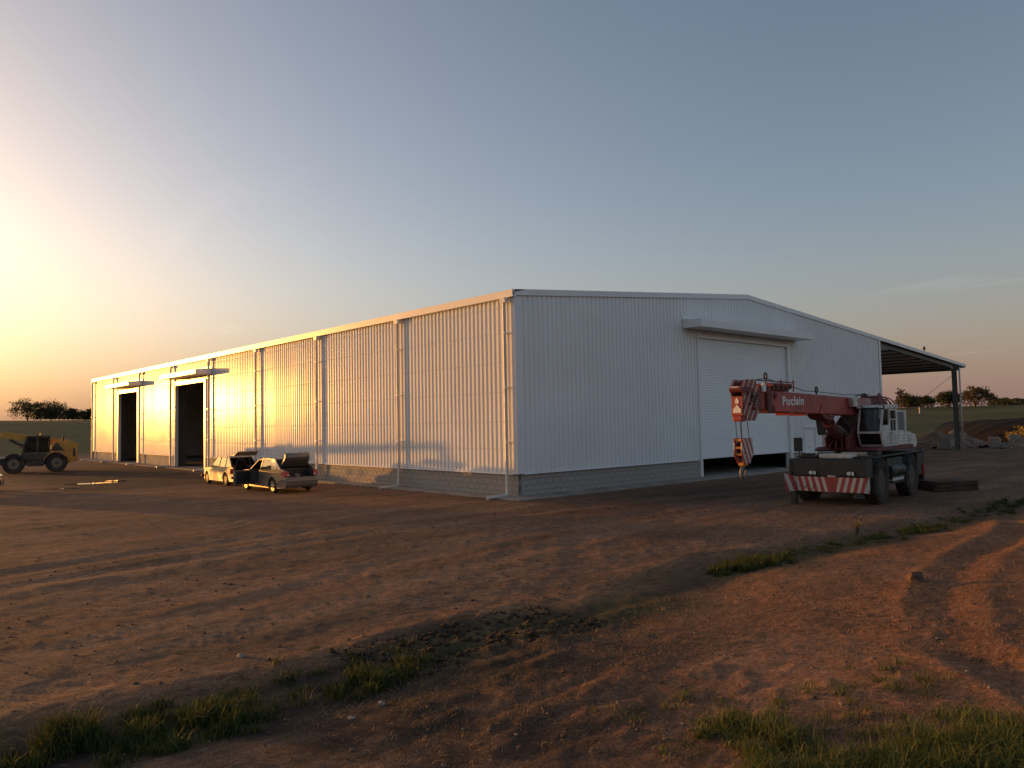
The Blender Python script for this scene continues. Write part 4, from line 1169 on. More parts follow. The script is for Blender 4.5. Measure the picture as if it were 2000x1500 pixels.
# open front door, hinged at its leading edge
dm = bpy.data.objects.new('front_door', None); COL.objects.link(dm); dm.parent = sed; dm.location = (.95, .86, 0); dm.rotation_euler = (0, 0, R(-66))
B().prism([(0, .28), (0, .90), (-.93, .93), (-.95, .60), (-.93, .30)], 'y', -.10, 0, .02).done('door_panel', M_SILVER, dm)
B().prism([(-.06, .34), (-.06, .84), (-.86, .88), (-.88, .36)], 'y', -.135, -.102, .01).box(-.7, -.2, -.17, -.137, .62, .68, .01).done('door_lining', M_SEAT, dm)
B().tube([(.0, -.06, .90), (-.58, -.22, 1.36), (-.72, -.24, 1.40), (-.95, -.25, 1.40), (-.93, -.06, .92)], .025, 6).done('window_frame', M_BLACK, dm)
B().plate([(-.06, -.07, .92), (-.58, -.22, 1.35), (-.93, -.245, 1.39), (-.91, -.07, .93)], .004).done('door_window', M_GLASSD, dm)
B().box(-.18, -.06, .0, .18, .93, 1.06, .03).done('wing_mirror', M_SILVER, dm)
B().box(-.86, -.70, .0, .03, .76, .80, .008).done('door_handle', M_SILVER, dm)

HAT = dict(L=3.75, HW=.72, wb=2.36, r=.285, xw=(1.22, -1.14), paint=M_CREAM, belt=.86, cowl=.72, rim=M_RIM,
           nose=[(1.86, .28), (1.875, .55), (1.84, .72), (1.5, .78)],
           tail=[(-1.60, .90), (-1.80, .88), (-1.83, .72), (-1.86, .50), (-1.86, .34), (-1.82, .22)],
           mid_rear=[(-.95, .34), (-.95, .50), (-1.78, .50), (-1.78, .60), (-1.86, .60), (-1.86, .34), (-1.82, .24)],
           floor_rear=-.9, roof=[(.22, 1.36), (-.1, 1.40), (-.8, 1.41), (-1.22, 1.38)],
           pillars=[((.78, .86), (.22, 1.36), .06), ((-.25, .87), (-.30, 1.39), .06), ((-1.0, .88), (-.98, 1.39), .06), ((-1.70, .89), (-1.20, 1.37), .12)], rear_glass=False)
HX_, HY_ = -3.90, 16.75
hat, bw, rw, fb = car('hatchback', 'old cream white hatchback with raised tailgate parked just beyond the silver sedan', (HX_, HY_, tz(HX_, HY_)), R(90), HAT)
tg = B().prism([(0, 0), (.5, .05), (.62, .02), (.92, -.10), (.92, -.14), (.60, -.03), (.5, .0), (0, -.04)], 'y', -.52, .52, .008).done('tailgate', M_CREAM, hat, loc=(-1.22, 0, 1.41), rot=(0, R(180 + 5), 0))
B().box(.08, .52, -.44, .44, -.012, -.006).done('tailgate_window', M_GLASSD, tg)
for s in (1, -1):
    B().tube([(-1.62, s * .56, .95), (-1.75, s * .50, 1.44)], .012, 6).done('gas_strut', M_BLACK, hat)
    B().box(-1.87, -1.845, s * .68 - .07, s * .68 + .07, .58, .82, .008).done('tail_light', M_TAIL, hat)
    B().lathe([(.001, .03), (.08, .02), (.09, 0), (.001, -.01)], (1.87, s * .55, .62), 'x', 14).done('headlight', M_LENS, hat)
B().box(-1.93, -1.86, -.72, .72, .34, .46, .02).done('bumper', M_BLACK, hat)
B().box(1.86, 1.94, -.72, .72, .34, .46, .02).done('bumper', M_BLACK, hat)

DK = dict(SED); DK.update(paint=M_BLUE, cut=None)
DK['mid_rear'] = [(-1.32, .34), (-1.32, .96), (-1.75, 1.02), (-2.12, 1.04), (-2.20, .96), (-2.18, .66), (-2.25, .58), (-2.25, .36), (-2.19, .24)]
dkx, dky = -14.70, 22.75
dk, _, _, _ = car('parked_car', 'dark blue car cut off by the left edge below the yellow loader', (dkx, dky, tz(dkx, dky)), R(-14), DK)
for s in (1, -1):
    B().prism([(-2.215, .70), (-2.20, .93), (-1.98, .90), (-1.92, .80), (-2.16, .68)], 'y', s * .66, s * .79, .01).done('tail_light', M_TAIL, dk)

# ------------------------------------------------------------------ telehandler
TX, TY = -8.4, 40.0
tl = thing('telehandler', 'yellow telescopic loader facing left below the grassy hill', 'loader', (TX, TY, tz(TX, TY)), R(171))
B().box(-2.3, 1.9, -.45, .45, .55, 1.0, .03).box(-.85, .30, -.95, .95, .50, .95, .03).done('chassis', M_LGREY, tl)
M_LRIM = mat('loader_rim', (.20, .15, .10), .6, dirt=DUST, dirt_amt=.5)
for x in (.95, -1.5):
    for s in (1, -1): wheel(tl, x, s * .95, .62, .42, s, M_LRIM, .54, lugs=16)
    B().tube([(x, -.8, .62), (x, .8, .62)], .12, 8).done('axle', M_LGREY, tl)
for s in (1, -1):
    A = [(.80 * math.cos(t), .62 + .78 * math.sin(t)) for t in np.linspace(.25, PI - .15, 10)]
    B().prism([(-1.5 + p, z) for p, z in A] + [(-1.5 + p * .94, .62 + (z - .62) * .94) for p, z in A[::-1]], 'y', s * .95 - .24, s * .95 + .24).done('mudguard', M_YEL, tl)
B().prism([(-2.75, .72), (-2.15, .60), (-2.0, 1.40), (-1.17, 1.42), (-1.17, 1.80), (-1.6, 2.05), (-2.45, 2.05), (-2.72, 1.9)], 'y', .10, 1.05, .05).done('engine_cover', M_YEL, tl)
B().prism([(-2.72, .80), (-2.15, .70), (-2.1, 1.5), (-2.72, 1.8)], 'y', -1.0, .09, .04).done('rear_weight', M_YEL, tl)
B().box(-2.60, -2.45, 1.052, 1.062, 1.0, 1.55).done('vent_grille', M_LGREY, tl)
B().prism([(-1.95, 1.42), (-1.1, 1.43), (-1.5, 1.98)], 'y', 1.052, 1.07).done('cover_panel', M_LGREY, tl)
cb2 = bpy.data.objects.new('cab', None); COL.objects.link(cb2); cb2.parent = tl; cb2.location = (-.38, 0, 0)
lc = B()
lc.prism([(-.72, .85), (.78, .85), (.95, 1.22), (.88, 1.32), (-.72, 1.30)], 'y', .10, 1.02, .02)
lc.prism([(-.78, 2.36), (.62, 2.34), (.70, 2.40), (.5, 2.47), (-.70, 2.47)], 'y', .06, 1.06, .02)
for y in (.10, .96):
    lc.hexa([(.82, y, 1.3), (.92, y, 1.3), (.82, y + .06, 1.3), (.92, y + .06, 1.3), (.54, y, 2.36), (.64, y, 2.36), (.54, y + .06, 2.36), (.64, y + .06, 2.36)])
    lc.box(-.74, -.64, y, y + .06, 1.3, 2.36).box(-.05, .03, y, y + .06, 1.3, 2.36)
lc.done('cab_frame', M_LGREY, cb2)
B().prism([(-.62, 1.33), (-.06, 1.33), (-.06, 2.34), (-.62, 2.34)], 'y', .98, .985).prism([(.04, 1.33), (.80, 1.33), (.56, 2.34), (.04, 2.34)], 'y', .98, .985).done('side_window', M_GLASSD, cb2)
B().plate([(.90, .17, 1.35), (.90, .96, 1.35), (.63, .96, 2.33), (.63, .17, 2.33)], .005).done('windscreen', M_GLASSD, cb2)
B().box(-.5, -.1, .35, .8, 1.35, 1.5, .03).prism([(-.58, 1.45), (-.48, 1.45), (-.55, 2.0), (-.63, 2.0)], 'y', .35, .8, .02).done('seat', M_SEAT, cb2)
B().plate([(.93, .25, 1.08), (1.0, .25, 1.28), (1.0, .92, 1.28), (.93, .92, 1.08)], .02).done('front_panel', M_ALLOY, cb2)
B().lathe([(.001, 2.66), (.07, 2.65), (.08, 2.50), (.001, 2.48)], (-.6, .5, 0), 'z', 10).done('beacon', M_YHOOK, tl)
B().tube([(.35, 1.02, 1.9), (.55, 1.22, 1.95), (.55, 1.22, 1.75)], .015, 6).box(.53, .57, 1.14, 1.30, 1.60, 1.92, .01).done('mirror', M_BLACK, tl)
B().tube([(-1.9, .55, 2.05), (-1.9, .55, 2.45), (-1.96, .55, 2.52)], .045, 8).done('exhaust_pipe', M_LGREY, tl, True)
for x in (.95, -1.5):
    B().lathe([(.001, .03), (.10, .03), (.13, 0), (.001, -.02)], (x, 1.10, .62), 'y', 14).done('hub', M_LGREY, tl)
B().box(-.75, .15, .96, 1.04, .42, .50).done('step', M_LGREY, tl)
bm2 = B().prism([(-2.35, 1.75), (-2.35, 2.12), (2.9, 3.0), (2.9, 2.56), (.6, 2.16)], 'y', -.62, -.18, .03).done('boom', M_YEL, tl)
B().prism([(2.902, 2.62), (2.902, 2.94), (5.4, 3.36), (5.4, 3.06)], 'y', -.57, -.23, .02).done('inner_boom', M_YEL, tl)
text('boom_lettering', 'JCB', .42, M_LETTER, bm2, Matrix.Translation((3.02 - .45, -.172, 2.60)) @ Matrix.Rotation(R(-9.5), 4, 'Y') @ Matrix.Rotation(PI, 4, 'Z') @ Matrix.Rotation(PI / 2, 4, 'X') @ Matrix.Scale(1.25, 4, (1, 0, 0)), .008)
B().tube([(-.6, -.4, 1.2), (1.2, -.4, 2.2)], .09, 10).done('lift_cylinder', M_LGREY, tl, True)
for s in (.2, .95):
    B().tube([(1.2, s, 1.05), (1.75, s, 1.1), (1.95, s, 1.5)], .025, 6).box(1.90, 1.98, s - .1, s + .1, 1.5, 1.68, .01).done('work_light', M_ALLOY, tl)
B().tube([(5.3, -.4, 3.2), (5.5, -.4, 2.4), (5.4, -.4, 1.9)], .12, 8).box(5.3, 5.4, -1.1, .3, 1.5, 2.2, .01).done('carriage', M_LGREY, tl)
for y in (-.9, .05): B().prism([(5.40, 1.52), (6.6, 1.50), (6.6, 1.53), (5.40, 1.60)], 'y', y, y + .13).done('fork', M_LGREY, tl)

# ------------------------------------------------------------------ trees
def tree(name, label, x, y, h, wd, dense=1.0, leaf=M_LEAF, ls=.25, trunk=.28, cat='tree', group='trees on the horizon', seed=0, flat=.5, cut=.30, bare=0, skirt=.15):
    rs = np.random.default_rng(seed)
    z = tz(x, y)
    t = thing(name, label, cat, (x, y, z - .05), 0, group)
    b = B()
    th = h * cut
    lean = rs.uniform(-.06, .06, 2) * h
    b.tube([(0, 0, 0), (lean[0] * .4, lean[1] * .4, th * .5), (lean[0], lean[1], th)], [h * trunk * .16, h * trunk * .11, h * trunk * .09], 7)
    ends = []
    ncl = int(15 * max(.6, dense))
    for k in range(ncl):
        a = k * 2.399 + rs.uniform(-.4, .4)
        f = math.sqrt((k + .5) / ncl)
        rad = f * wd / 2 * rs.uniform(.75, 1.02)
        top = th + (h - th) * (math.sqrt(max(0, 1 - (f * .93) ** 2)) * rs.uniform(.62, .98) + rs.uniform(-.04, .06))
        e = Vector((lean[0] + rad * math.cos(a), lean[1] + rad * math.sin(a), top * .92))
        ends.append(e)
        mid = Vector((lean[0], lean[1], th * .95)).lerp(e, .5) + Vector((0, 0, h * .05))
        b.tube([(lean[0], lean[1], th * .9), mid, e], [h * trunk * .05, h * trunk * .03, h * trunk * .008], 5, False)
        if bare:
            for q in range(bare):
                e2 = e + Vector(rs.normal(0, 1, 3)) * h * .13
                b.tube([mid.lerp(e, rs.uniform(.3, 1)), e2], [h * trunk * .014, h * trunk * .004], 4, False)
                ends.append(e2)
    b.done('trunk', M_BARK, t, True)
    n = int(2300 * dense)
    ci = rs.integers(0, len(ends), n)
    C = np.array([list(e) for e in ends])[ci]
    sg = wd * (.085 if not bare else .055)
    C = C + rs.normal(0, 1, (n, 3)) * np.array([sg, sg, sg * flat * 1.3])
    low = rs.uniform(0, 1, n) < skirt
    C[low, 2] *= rs.uniform(.15, .9, low.sum())
    C[:, 2] = np.maximum(C[:, 2], .15)
    A = rs.normal(0, 1, (n, 3)); A /= np.linalg.norm(A, axis=1)[:, None]
    Bv = np.cross(A, rs.normal(0, 1, (n, 3))); Bv /= np.linalg.norm(Bv, axis=1)[:, None]
    s = ls * rs.uniform(.5, 1.2, (n, 1))
    V = np.stack([C - A * s, C + Bv * s * .5, C + A * s, C - Bv * s * .5], 1).reshape(-1, 3)
    F = np.arange(n * 4).reshape(-1, 4)
    raw_np('crown', V, F, leaf, t)
    return t
def pol(az, r):
    return CAM[0] + r * math.cos(R(az)), CAM[1] + r * math.sin(R(az))
for k, (az, r, h, wd, de, lf, lab, kw) in enumerate([
    (80.55, 258, 6.3, 9.5, 1.3, M_LEAF, 'wide airy tree with sky gaps, leftmost on the hill above the loader', dict(bare=3, cut=.15, skirt=.12)),
    (79.25, 262, 5.9, 10.0, 3.0, M_LEAF, 'dense dark round tree touching the leftmost hill tree', dict(cut=.08, skirt=.6)),
    (78.05, 262, 4.2, 3.6, .9, M_LEAF, 'small upright tree right of the dense dark hill tree', dict(cut=.15, skirt=.45)),
    (77.55, 265, 3.0, 5.2, .8, M_LEAF, 'low bushy tree between two small upright hill trees', dict(cut=.1, skirt=.45)),
    (77.05, 262, 4.4, 3.4, .8, M_LEAF, 'small upright tree nearest to the far end of the warehouse', dict(cut=.15, skirt=.45)),
    (21.1, 232, 5.6, 2.2, .35, M_LEAFB, 'thin bare tree just left of the bushy trees behind the crane cab', dict(bare=3, trunk=.2)),
    (20.55, 236, 4.1, 6.2, 2.0, M_LEAF, 'bushy dark tree nearest to the crane cab on the right skyline', dict(cut=.12, skirt=.5)),
    (19.5, 232, 3.3, 4.3, 1.4, M_LEAF, 'small round dark tree second from the crane cab on the skyline', dict(cut=.28)),
    (18.35, 226, 4.4, 6.0, 2.2, M_LEAF, 'round dark tree left of the lean-to column', dict(cut=.25)),
    (16.85, 222, 5.7, 7.4, 1.6, M_LEAFB, 'pale brown open tree just right of the lean-to column', dict(bare=2, cut=.15, skirt=.2)),
]):
    x, y = pol(az, r)
    tree('tree', lab, x, y, h, wd, de, lf, seed=k + 1, **kw)
# far hedge on the right skyline
n = 9000
az = rng.uniform(4, 16.1, n); rr_ = rng.normal(275, 5, n)
hx = CAM[0] + rr_ * np.cos(np.radians(az)); hy = CAM[1] + rr_ * np.sin(np.radians(az))
hz = terr(hx, hy) + rng.uniform(0, 1, n) ** 1.2 * (1.7 + 1.3 * (fbm(az * 1.7, az * 0, 5, 3) + .4))
C = np.stack([hx, hy, hz], 1)
A = rng.normal(0, 1, (n, 3)); A /= np.linalg.norm(A, axis=1)[:, None]
Bv = np.cross(A, rng.normal(0, 1, (n, 3))); Bv /= np.linalg.norm(Bv, axis=1)[:, None]
V = np.stack([C - A * .5, C + Bv * .3, C + A * .5, C - Bv * .3], 1).reshape(-1, 3)
tag(raw_np('hedgerow', V, np.arange(n * 4).reshape(-1, 4), M_LEAF), 'low dark hedgerow along the right skyline', 'hedge', kind='stuff')

# ------------------------------------------------------------------ dark earth bank on the right
def bank():
    P = [pol(17.9, 150), pol(17.0, 118), pol(15.2, 96), pol(12.5, 88), pol(8, 84), pol(0, 86)]
    hs = [.15, 1.2, 2.1, 2.5, 2.7, 2.7]; ws = [2, 5, 7, 8, 8, 8]
    V, F = [], []
    nu, nv = 90, 26
    for i in range(nu):
        t = i / (nu - 1) * (len(P) - 1)
        k = min(int(t), len(P) - 2); f = t - k
        px, py = P[k][0] * (1 - f) + P[k + 1][0] * f, P[k][1] * (1 - f) + P[k + 1][1] * f
        hh = hs[k] * (1 - f) + hs[k + 1] * f; ww = ws[k] * (1 - f) + ws[k + 1] * f
        d = Vector((P[k + 1][0] - P[k][0], P[k + 1][1] - P[k][1], 0)).normalized()
        nn = Vector((-d.y, d.x, 0))
        for j in range(nv):
            s = j / (nv - 1) * 2 - 1
            prof = max(0, 1 - abs(s) ** 3.5)
            x, y = px + nn.x * s * ww, py + nn.y * s * ww
            q = float(fbm(np.array([x / 2.2]), np.array([y / 2.2]), 12, 3)[0])
            V.append((x, y, tz(x, y) - .15 + prof * (hh + .3 * q)))
    for i in range(nu - 1):
        for j in range(nv - 1):
            F.append((i * nv + j, (i + 1) * nv + j, (i + 1) * nv + j + 1, i * nv + j + 1))
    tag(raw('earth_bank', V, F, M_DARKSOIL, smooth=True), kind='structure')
bank()

# ------------------------------------------------------------------ rubble and odds beyond the crane
def heap(name, label, x, y, rx, ry, h, mt, seed, nst=220):
    t = thing(name, label, 'heap', (x, y, tz(x, y)))
    V, F = [], []
    n = 34
    for i in range(n):
        for j in range(n):
            u, v = i / (n - 1) * 2 - 1, j / (n - 1) * 2 - 1
            q = float(fbm(np.array([u * 3 + seed]), np.array([v * 3]), seed, 4)[0])
            d = max(0, 1 - math.hypot(u, v) * (1 + .5 * q))
            V.append((u * rx, v * ry, h * (d ** .8) * (1 + .8 * q) - .06))
    for i in range(n - 1):
        for j in range(n - 1): F.append((i * n + j, (i + 1) * n + j, (i + 1) * n + j + 1, i * n + j + 1))
    raw('soil', V, F, mt, t, True)
    b = B()
    for k in range(nst):
        p = random.choice(V)
        if p[2] < .03: continue
        b.blob((p[0], p[1], p[2] + .02), random.uniform(.05, .16), 1, .3, .7)
    tag(b.done('stone_scatter', M_STONE, t), kind='stuff')
heap('rubble_heap', 'brown heap of soil and stones behind the crane counterweight', 52.3, 3.4, 4.6, 3.4, 1.5, M_RUBBLE, 4)
heap('rubble_heap', 'low pile of soil and stone beside the lean-to column foot', 51.6, -2.6, 3.0, 2.2, .75, M_RUBBLE, 9, 120)
def cblock(x, y, sx, sy, sz, rz, label):
    b = B().box(-sx / 2, sx / 2, -sy / 2, sy / 2, 0, sz, .05)
    tag(b.done('concrete_chunk', M_CONC, None, loc=(x, y, tz(x, y) - .02), rot=(0, R(random.uniform(-4, 4)), rz)), label, 'concrete', 'concrete chunks by the lean-to column')
cblock(46.6, 1.5, 1.3, .9, .95, .4, 'grey concrete chunk just left of the lean-to column foot')
cblock(48.3, 1.9, .9, .8, .75, 1.1, 'grey concrete chunk behind the lean-to column, against the soil')
cblock(50.3, -1.0, .9, .7, .8, .2, 'pale concrete chunk right of the lean-to column')
def drum(x, y, r, h, mt, label):
    b = B().lathe([(.001, 0), (r, 0), (r, h * .32), (r * 1.04, h * .34), (r, h * .36), (r, h * .65), (r * 1.04, h * .67), (r, h * .69), (r, h), (r * .94, h + .015), (r * .92, h - .02), (.001, h - .02)], n=20, axis='z')
    tag(b.done('drum', mt, None, True, loc=(x, y, tz(x, y) - .01), angle=30), label, 'drum', 'drums beyond the lean-to')
drum(54.5, -1.2, .42, .95, mat('drum_grey_green', (.22, .24, .20), .6, dirt=DUST), 'grey green drum standing right of the pink drum')
drum(52.0, -.4, .40, .85, mat('drum_pink', (.40, .22, .17), .6, dirt=DUST), 'faded pink drum standing between column and green drum')
def shrub(x, y, h, wd, mt, label, n, name='flowering_shrub', seed=1, group=None):
    rs = np.random.default_rng(seed)
    t = thing(name, label, 'shrub', (x, y, tz(x, y)), 0, group)
    b = B()
    tips = []
    for k in range(14):
        a = rs.uniform(0, 2 * PI); q = rs.uniform(.1, .5) * wd
        e = (q * math.cos(a), q * math.sin(a), h * rs.uniform(.6, 1))
        b.tube([(0, 0, 0), (e[0] * .5, e[1] * .5, e[2] * .6), e], [h * .02, h * .014, h * .006], 5, False); tips.append(e)
    b.done('stem', M_BARK, t)
    C = np.array(tips)[rs.integers(0, 14, n)] * rs.uniform(.5, 1.05, (n, 1)) + rs.normal(0, wd * .07, (n, 3))
    A = rs.normal(0, 1, (n, 3)); A /= np.linalg.norm(A, axis=1)[:, None]
    Bv = np.cross(A, rs.normal(0, 1, (n, 3))); Bv /= np.linalg.norm(Bv, axis=1)[:, None]
    s = h * .05
    V = np.stack([C - A * s, C + Bv * s * .6, C + A * s, C - Bv * s * .6], 1).reshape(-1, 3)
    raw_np('foliage', V, np.arange(n * 4).reshape(-1, 4), mt, t)
shrub(57.5, -.5, 1.15, 1.7, M_YFLOWER, 'yellow flowering bush left of the other yellow bush by the dark bank', 500, seed=3)
shrub(59.6, -1.2, 1.5, 2.3, M_YFLOWER, 'larger yellow flowering bush near the right edge by the dark bank', 800, seed=4)
shrub(55.6, -2.2, .8, 1.6, M_GRASS, 'low green bush in front of the grey green drum', 400, seed=5, name='low_bush')
shrub(-.9, -12.6, .42, .45, M_YFLOWER, 'thin yellow flowering weed in the grass strip in front of the crane', 40, seed=6, name='flowering_weed')
# board stack behind the crane
for k in range(5):
    o = B().box(-.85, .85, -.55, .55, 0, .062, .006).done('board', M_WOOD, None, loc=(11.5, -10.35, tz(11.5, -10.35) + .03 + k * .066), rot=(0, 0, R(-35 + random.uniform(-5, 5))))
    tag(o, ['bottom', 'second lowest', 'middle', 'second highest', 'top'][k] + ' dark board of the low stack behind the crane wheel', 'board', 'stacked boards by the crane')
# marker post and bird
px_, py_ = pol(20.0, 190)
tag(B().box(-.08, .08, -.08, .08, 0, 1.3, .01).box(-.09, .09, -.09, .09, 1.1, 1.2).done('marker_post', M_LETTER, None, loc=(px_, py_, tz(px_, py_))), 'small white post in the field left of the skyline trees', 'post')
bd = thing('bird', 'small black bird perched on the lean-to roof edge', 'bird', (38.9, -.1, ztop(38.9) + .02), R(200))
q = B().blob((0, 0, .17), .1, 2, 0)
for v in q.bm.verts: v.co.x *= 1.7
q.blob((.15, 0, .29), .055, 2, 0).tube([(.08, 0, .22), (.14, 0, .28)], [.07, .045], 8).tube([(.19, 0, .285), (.25, 0, .275)], [.02, .003], 6).prism([(-.12, .16), (-.36, .10), (-.36, .085), (-.12, .12)], 'y', -.03, .03)
for s in (1, -1): q.tube([(.0, s * .03, .09), (.02, s * .03, .0)], .008, 5)
q.done('body', M_BIRD, bd, True)

# ------------------------------------------------------------------ puddles
M_WATER = mat('puddle_water', (.05, .04, .035), .04, var=.1, spec=.6)
for x, y, a, b_ in ((-8.6, 23.4, 1.0, .42), (-7.2, 24.2, .45, .25), (-10.3, 20.6, .55, .22)):
    pts = []
    for k in range(26):
        t = k * 2 * PI / 26
        e = 1 + .22 * math.sin(3 * t + x) + .15 * math.sin(5 * t + y) + .08 * math.sin(9 * t)
        u_, v_ = a * e * math.cos(t), b_ * e * math.sin(t)
        pts.append((x + u_ * math.cos(R(163)) - v_ * math.sin(R(163)), y + u_ * math.sin(R(163)) + v_ * math.cos(R(163))))
    zz = max(tz(px, py) for px, py in pts) + .004
    tag(B().prism(pts, 'z', zz - .06, zz).done('puddle', M_WATER), kind='structure')

# ------------------------------------------------------------------ grass, straw, stones
def blades(name, X, Y, hgt, wid, lean, mt, label, cat='grass'):
    n = len(X)
    Z = terr(X, Y) - .01
    a = rng.uniform(0, 2 * PI, n)
    dx, dy = np.cos(a), np.sin(a)
    b = rng.uniform(0, 2 * PI, n)
    l = lean * rng.uniform(.2, 1.2, n)
    lx, ly = np.cos(b) * l * hgt, np.sin(b) * l * hgt
    w_ = wid * rng.uniform(.6, 1.3, n)
    V = np.stack([
        np.stack([X - dx * w_, Y - dy * w_, Z], 1), np.stack([X + dx * w_, Y + dy * w_, Z], 1),
        np.stack([X + lx * .35 + dx * w_ * .8, Y + ly * .35 + dy * w_ * .8, Z + hgt * .55], 1), np.stack([X + lx * .35 - dx * w_ * .8, Y + ly * .35 - dy * w_ * .8, Z + hgt * .55], 1),
        np.stack([X + lx + dx * w_ * .1, Y + ly + dy * w_ * .1, Z + hgt * (1 - .35 * np.minimum(l, 1))], 1), np.stack([X + lx - dx * w_ * .1, Y + ly - dy * w_ * .1, Z + hgt * (1 - .35 * np.minimum(l, 1))], 1)], 1).reshape(-1, 3)
    k = np.arange(n)[:, None] * 6
    F = np.concatenate([k + np.array([[0, 1, 2, 3]]), k + np.array([[3, 2, 4, 5]])], 0)
    return tag(raw_np(name, V, F, mt), label, cat, kind='stuff')
def tufts(spec):
    X, Y, Hh = [], [], []
    for (x, y, rx, ry, nt_, per, h) in spec:
        tx = rng.normal(x, rx, nt_); ty = rng.normal(y, ry, nt_)
        hh = h * rng.uniform(.5, 1.2, nt_)
        for a, b, c in zip(tx, ty, hh):
            m_ = int(per * rng.uniform(.5, 1.4))
            X.append(rng.normal(a, .05, m_)); Y.append(rng.normal(b, .05, m_)); Hh.append(c * rng.uniform(.45, 1.1, m_))
    return np.concatenate(X), np.concatenate(Y), np.concatenate(Hh)
X, Y, Hh = tufts([(-17.05, -12.75, .14, .14, 21, 75, 0.306), (-16.5, -13.15, .28, .16, 24, 60, 0.204), (-15.95, -13.1, .24, .16, 23, 60, 0.230), (-17.6, -12.7, .2, .14, 9, 45, 0.170),
                  (-14.9, -13.2, .22, .14, 8, 45, 0.119), (-14.35, -13.35, .26, .14, 28, 65, 0.204), (-13.95, -13.2, .2, .12, 12, 55, 0.170), (-14.3, -11.95, .10, .06, 3, 40, 0.085), (-13.4, -12.9, .3, .2, 4, 35, 0.102),
                  (-16.3, -12.6, .35, .14, 13, 50, 0.145), (-15.6, -12.75, .3, .14, 12, 45, 0.128), (-16.6, -13.5, .3, .12, 11, 45, 0.136), (-16.0, -13.5, .3, .12, 9, 45, 0.128), (-14.8, -12.7, .35, .12, 6, 40, 0.093), (-14.0, -12.6, .25, .12, 4, 40, 0.093), (-15.2, -12.4, .4, .1, 3, 30, 0.076)])
blades('grass', X, Y, Hh, .005, .7, M_GRASSD, 'dark green grass tufts in the ditch at the lower left')
X, Y, Hh = tufts([(-5.8, -12.75, .50, .22, 90, 50, .22), (-4.5, -12.6, .4, .12, 18, 34, .13), (-2.6, -12.75, .5, .14, 14, 30, .10), (-.9, -13.0, .4, .16, 22, 32, .11), (1.0, -13.3, .6, .24, 44, 36, .14), (3.4, -13.3, .5, .2, 14, 30, .10), (6.2, -13.5, .8, .35, 26, 34, .12), (9.0, -13.3, 1.0, .4, 36, 36, .16)])
blades('grass', X, Y, Hh, .007, .6, M_GRASSD, 'strip of grass along the ditch in front of the crane')
X, Y, Hh = tufts([(-12.4, -17.2, .5, .3, 16, 35, .12), (-11.6, -17.9, .6, .3, 16, 35, .13), (-13.6, -16.9, .4, .3, 10, 32, .10), (-13.08, -17.0, .16, .12, 14, 45, .17), (-13.2, -17.45, .22, .12, 22, 50, .18), (-13.85, -17.7, .16, .12, 20, 55, .20), (-13.55, -18.0, .2, .14, 36, 60, .22), (-13.3, -18.3, .3, .16, 50, 60, .22), (-12.85, -18.65, .3, .16, 56, 60, .22), (-12.4, -18.9, .3, .2, 50, 60, .24), (-12.9, -16.6, .3, .2, 6, 35, .10), (-13.3, -16.2, .4, .3, 6, 30, .08), (-12.3, -18.2, .3, .2, 12, 40, .12), (-14.1, -18.6, .4, .3, 50, 60, .22)])
blades('grass', X, Y, Hh, .0042, .8, M_GRASS, 'yellowish green grass clumps in the lower right corner')
# dry straw over the reddish soil
n = 60000
X = np.concatenate([rng.uniform(-15.5, -6, 42000), rng.uniform(-6, 4, 18000)]); Y = rng.uniform(-20, -13.2, n)
keep = (fbm(X / 1.3, Y / 1.0, 71, 3) + rng.uniform(-.35, .35, n)) > -.05
X, Y = X[keep], Y[keep]
blades('dry_straw', X, Y, rng.uniform(.015, .07, len(X)), .0035, 1.7, M_STRAW, 'short dry straw scattered over the reddish soil at the right')
n = 30000
X = rng.uniform(-22, 2, n); Y = -13.2 + 13 * rng.uniform(0, 1, n) ** 1.4
keep = (fbm(X / 1.7, Y / 1.1, 73, 3) + rng.uniform(-.3, .3, n)) > .08
X, Y = X[keep], Y[keep]
blades('dry_litter', X, Y, rng.uniform(.012, .045, len(X)), .004, 1.9, M_LITTER, 'sparse dry plant litter over the brown yard')
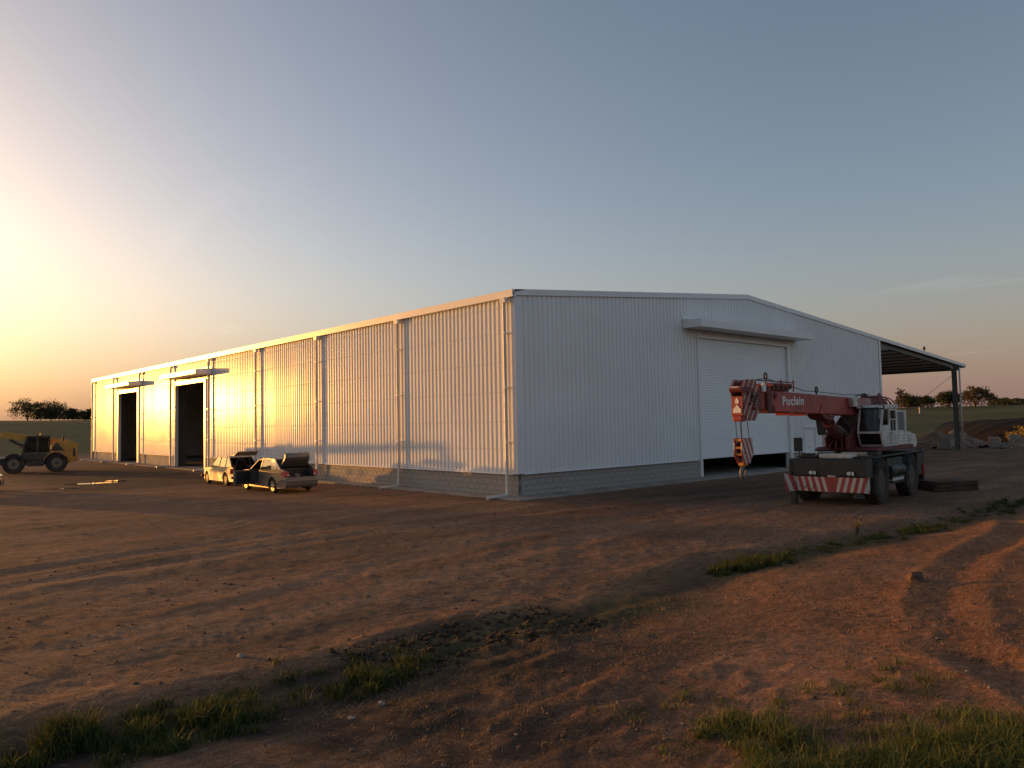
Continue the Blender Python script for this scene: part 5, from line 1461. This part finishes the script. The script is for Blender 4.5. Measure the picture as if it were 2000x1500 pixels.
# pebbles and clods
def pebbles(name, n, x0, x1, y0, y1, rmin, rmax, mt, label):
    b = bmesh.new()
    bmesh.ops.create_icosphere(b, subdivisions=1, radius=1)
    Vb = np.array([list(v.co) for v in b.verts]); Fb = np.array([[v.index for v in f.verts] for f in b.faces]); b.free()
    X = rng.uniform(x0, x1, n); Y = rng.uniform(y0, y1, n)
    rr_ = rmin + (rmax - rmin) * rng.uniform(0, 1, n) ** 4
    Z = terr(X, Y) + rr_ * .15
    V = Vb[None] * (1 + rng.uniform(-.3, .3, (n, len(Vb), 1))) * rr_[:, None, None] * np.stack([rng.uniform(.7, 1.4, n), rng.uniform(.7, 1.4, n), rng.uniform(.4, .8, n)], 1)[:, None]
    V = V + np.stack([X, Y, Z], 1)[:, None]
    F = (Fb[None] + (np.arange(n) * len(Vb))[:, None, None]).reshape(-1, 3)
    tag(raw_np(name, V.reshape(-1, 3), F, mt), label, 'pebbles', kind='stuff')
M_PEB = mat('pebble_stone', (.20, .155, .12), .9, var=.3, scale=5)
pebbles('pebbles', 650, -17.5, -8, -18.5, -11.5, .005, .026, M_PEB, 'small pale pebbles scattered over the near soil')
M_CLOD = mat('soil_clod', (.12, .075, .055), .95, var=.3, scale=4, bump=.5)
pebbles('clods', 4200, -20, 4, -18.5, -1.5, .005, .032, M_CLOD, 'small brown soil clods scattered over the yard')
M_CLODD = mat('wet_clod', (.05, .034, .026), .95, var=.3, scale=4, bump=.5)
pebbles('ditch_clods', 900, -14.2, -10.8, -13.7, -12.2, .010, .05, M_CLODD, 'churned soil clods along the near ditch')
def stone(x, y, r, mt, label, name='stone', flat=.6):
    b = B().blob((0, 0, 0), r, 2, .22, flat)
    tag(b.done(name, mt, None, False, loc=(x, y, tz(x, y) + r * flat * .35)), label, name)
M_PALE = mat('pale_stone', (.27, .23, .19), .9, var=.2, scale=8)
stone(-6.2, -15.85, .13, M_CLOD, 'dark soil clod sitting alone on the reddish soil at the right', 'clod', .8)
stone(-14.62, -14.05, .04, M_PALE, 'pale stone right below the green tuft at the lower left')
stone(-15.0, -14.15, .04, M_PALE, 'flat pale stone left of the other pale stone under the tuft', 'stone', .3)
stone(-15.0, -11.6, .05, M_PALE, 'single pale stone on bare soil above the lower left grass')
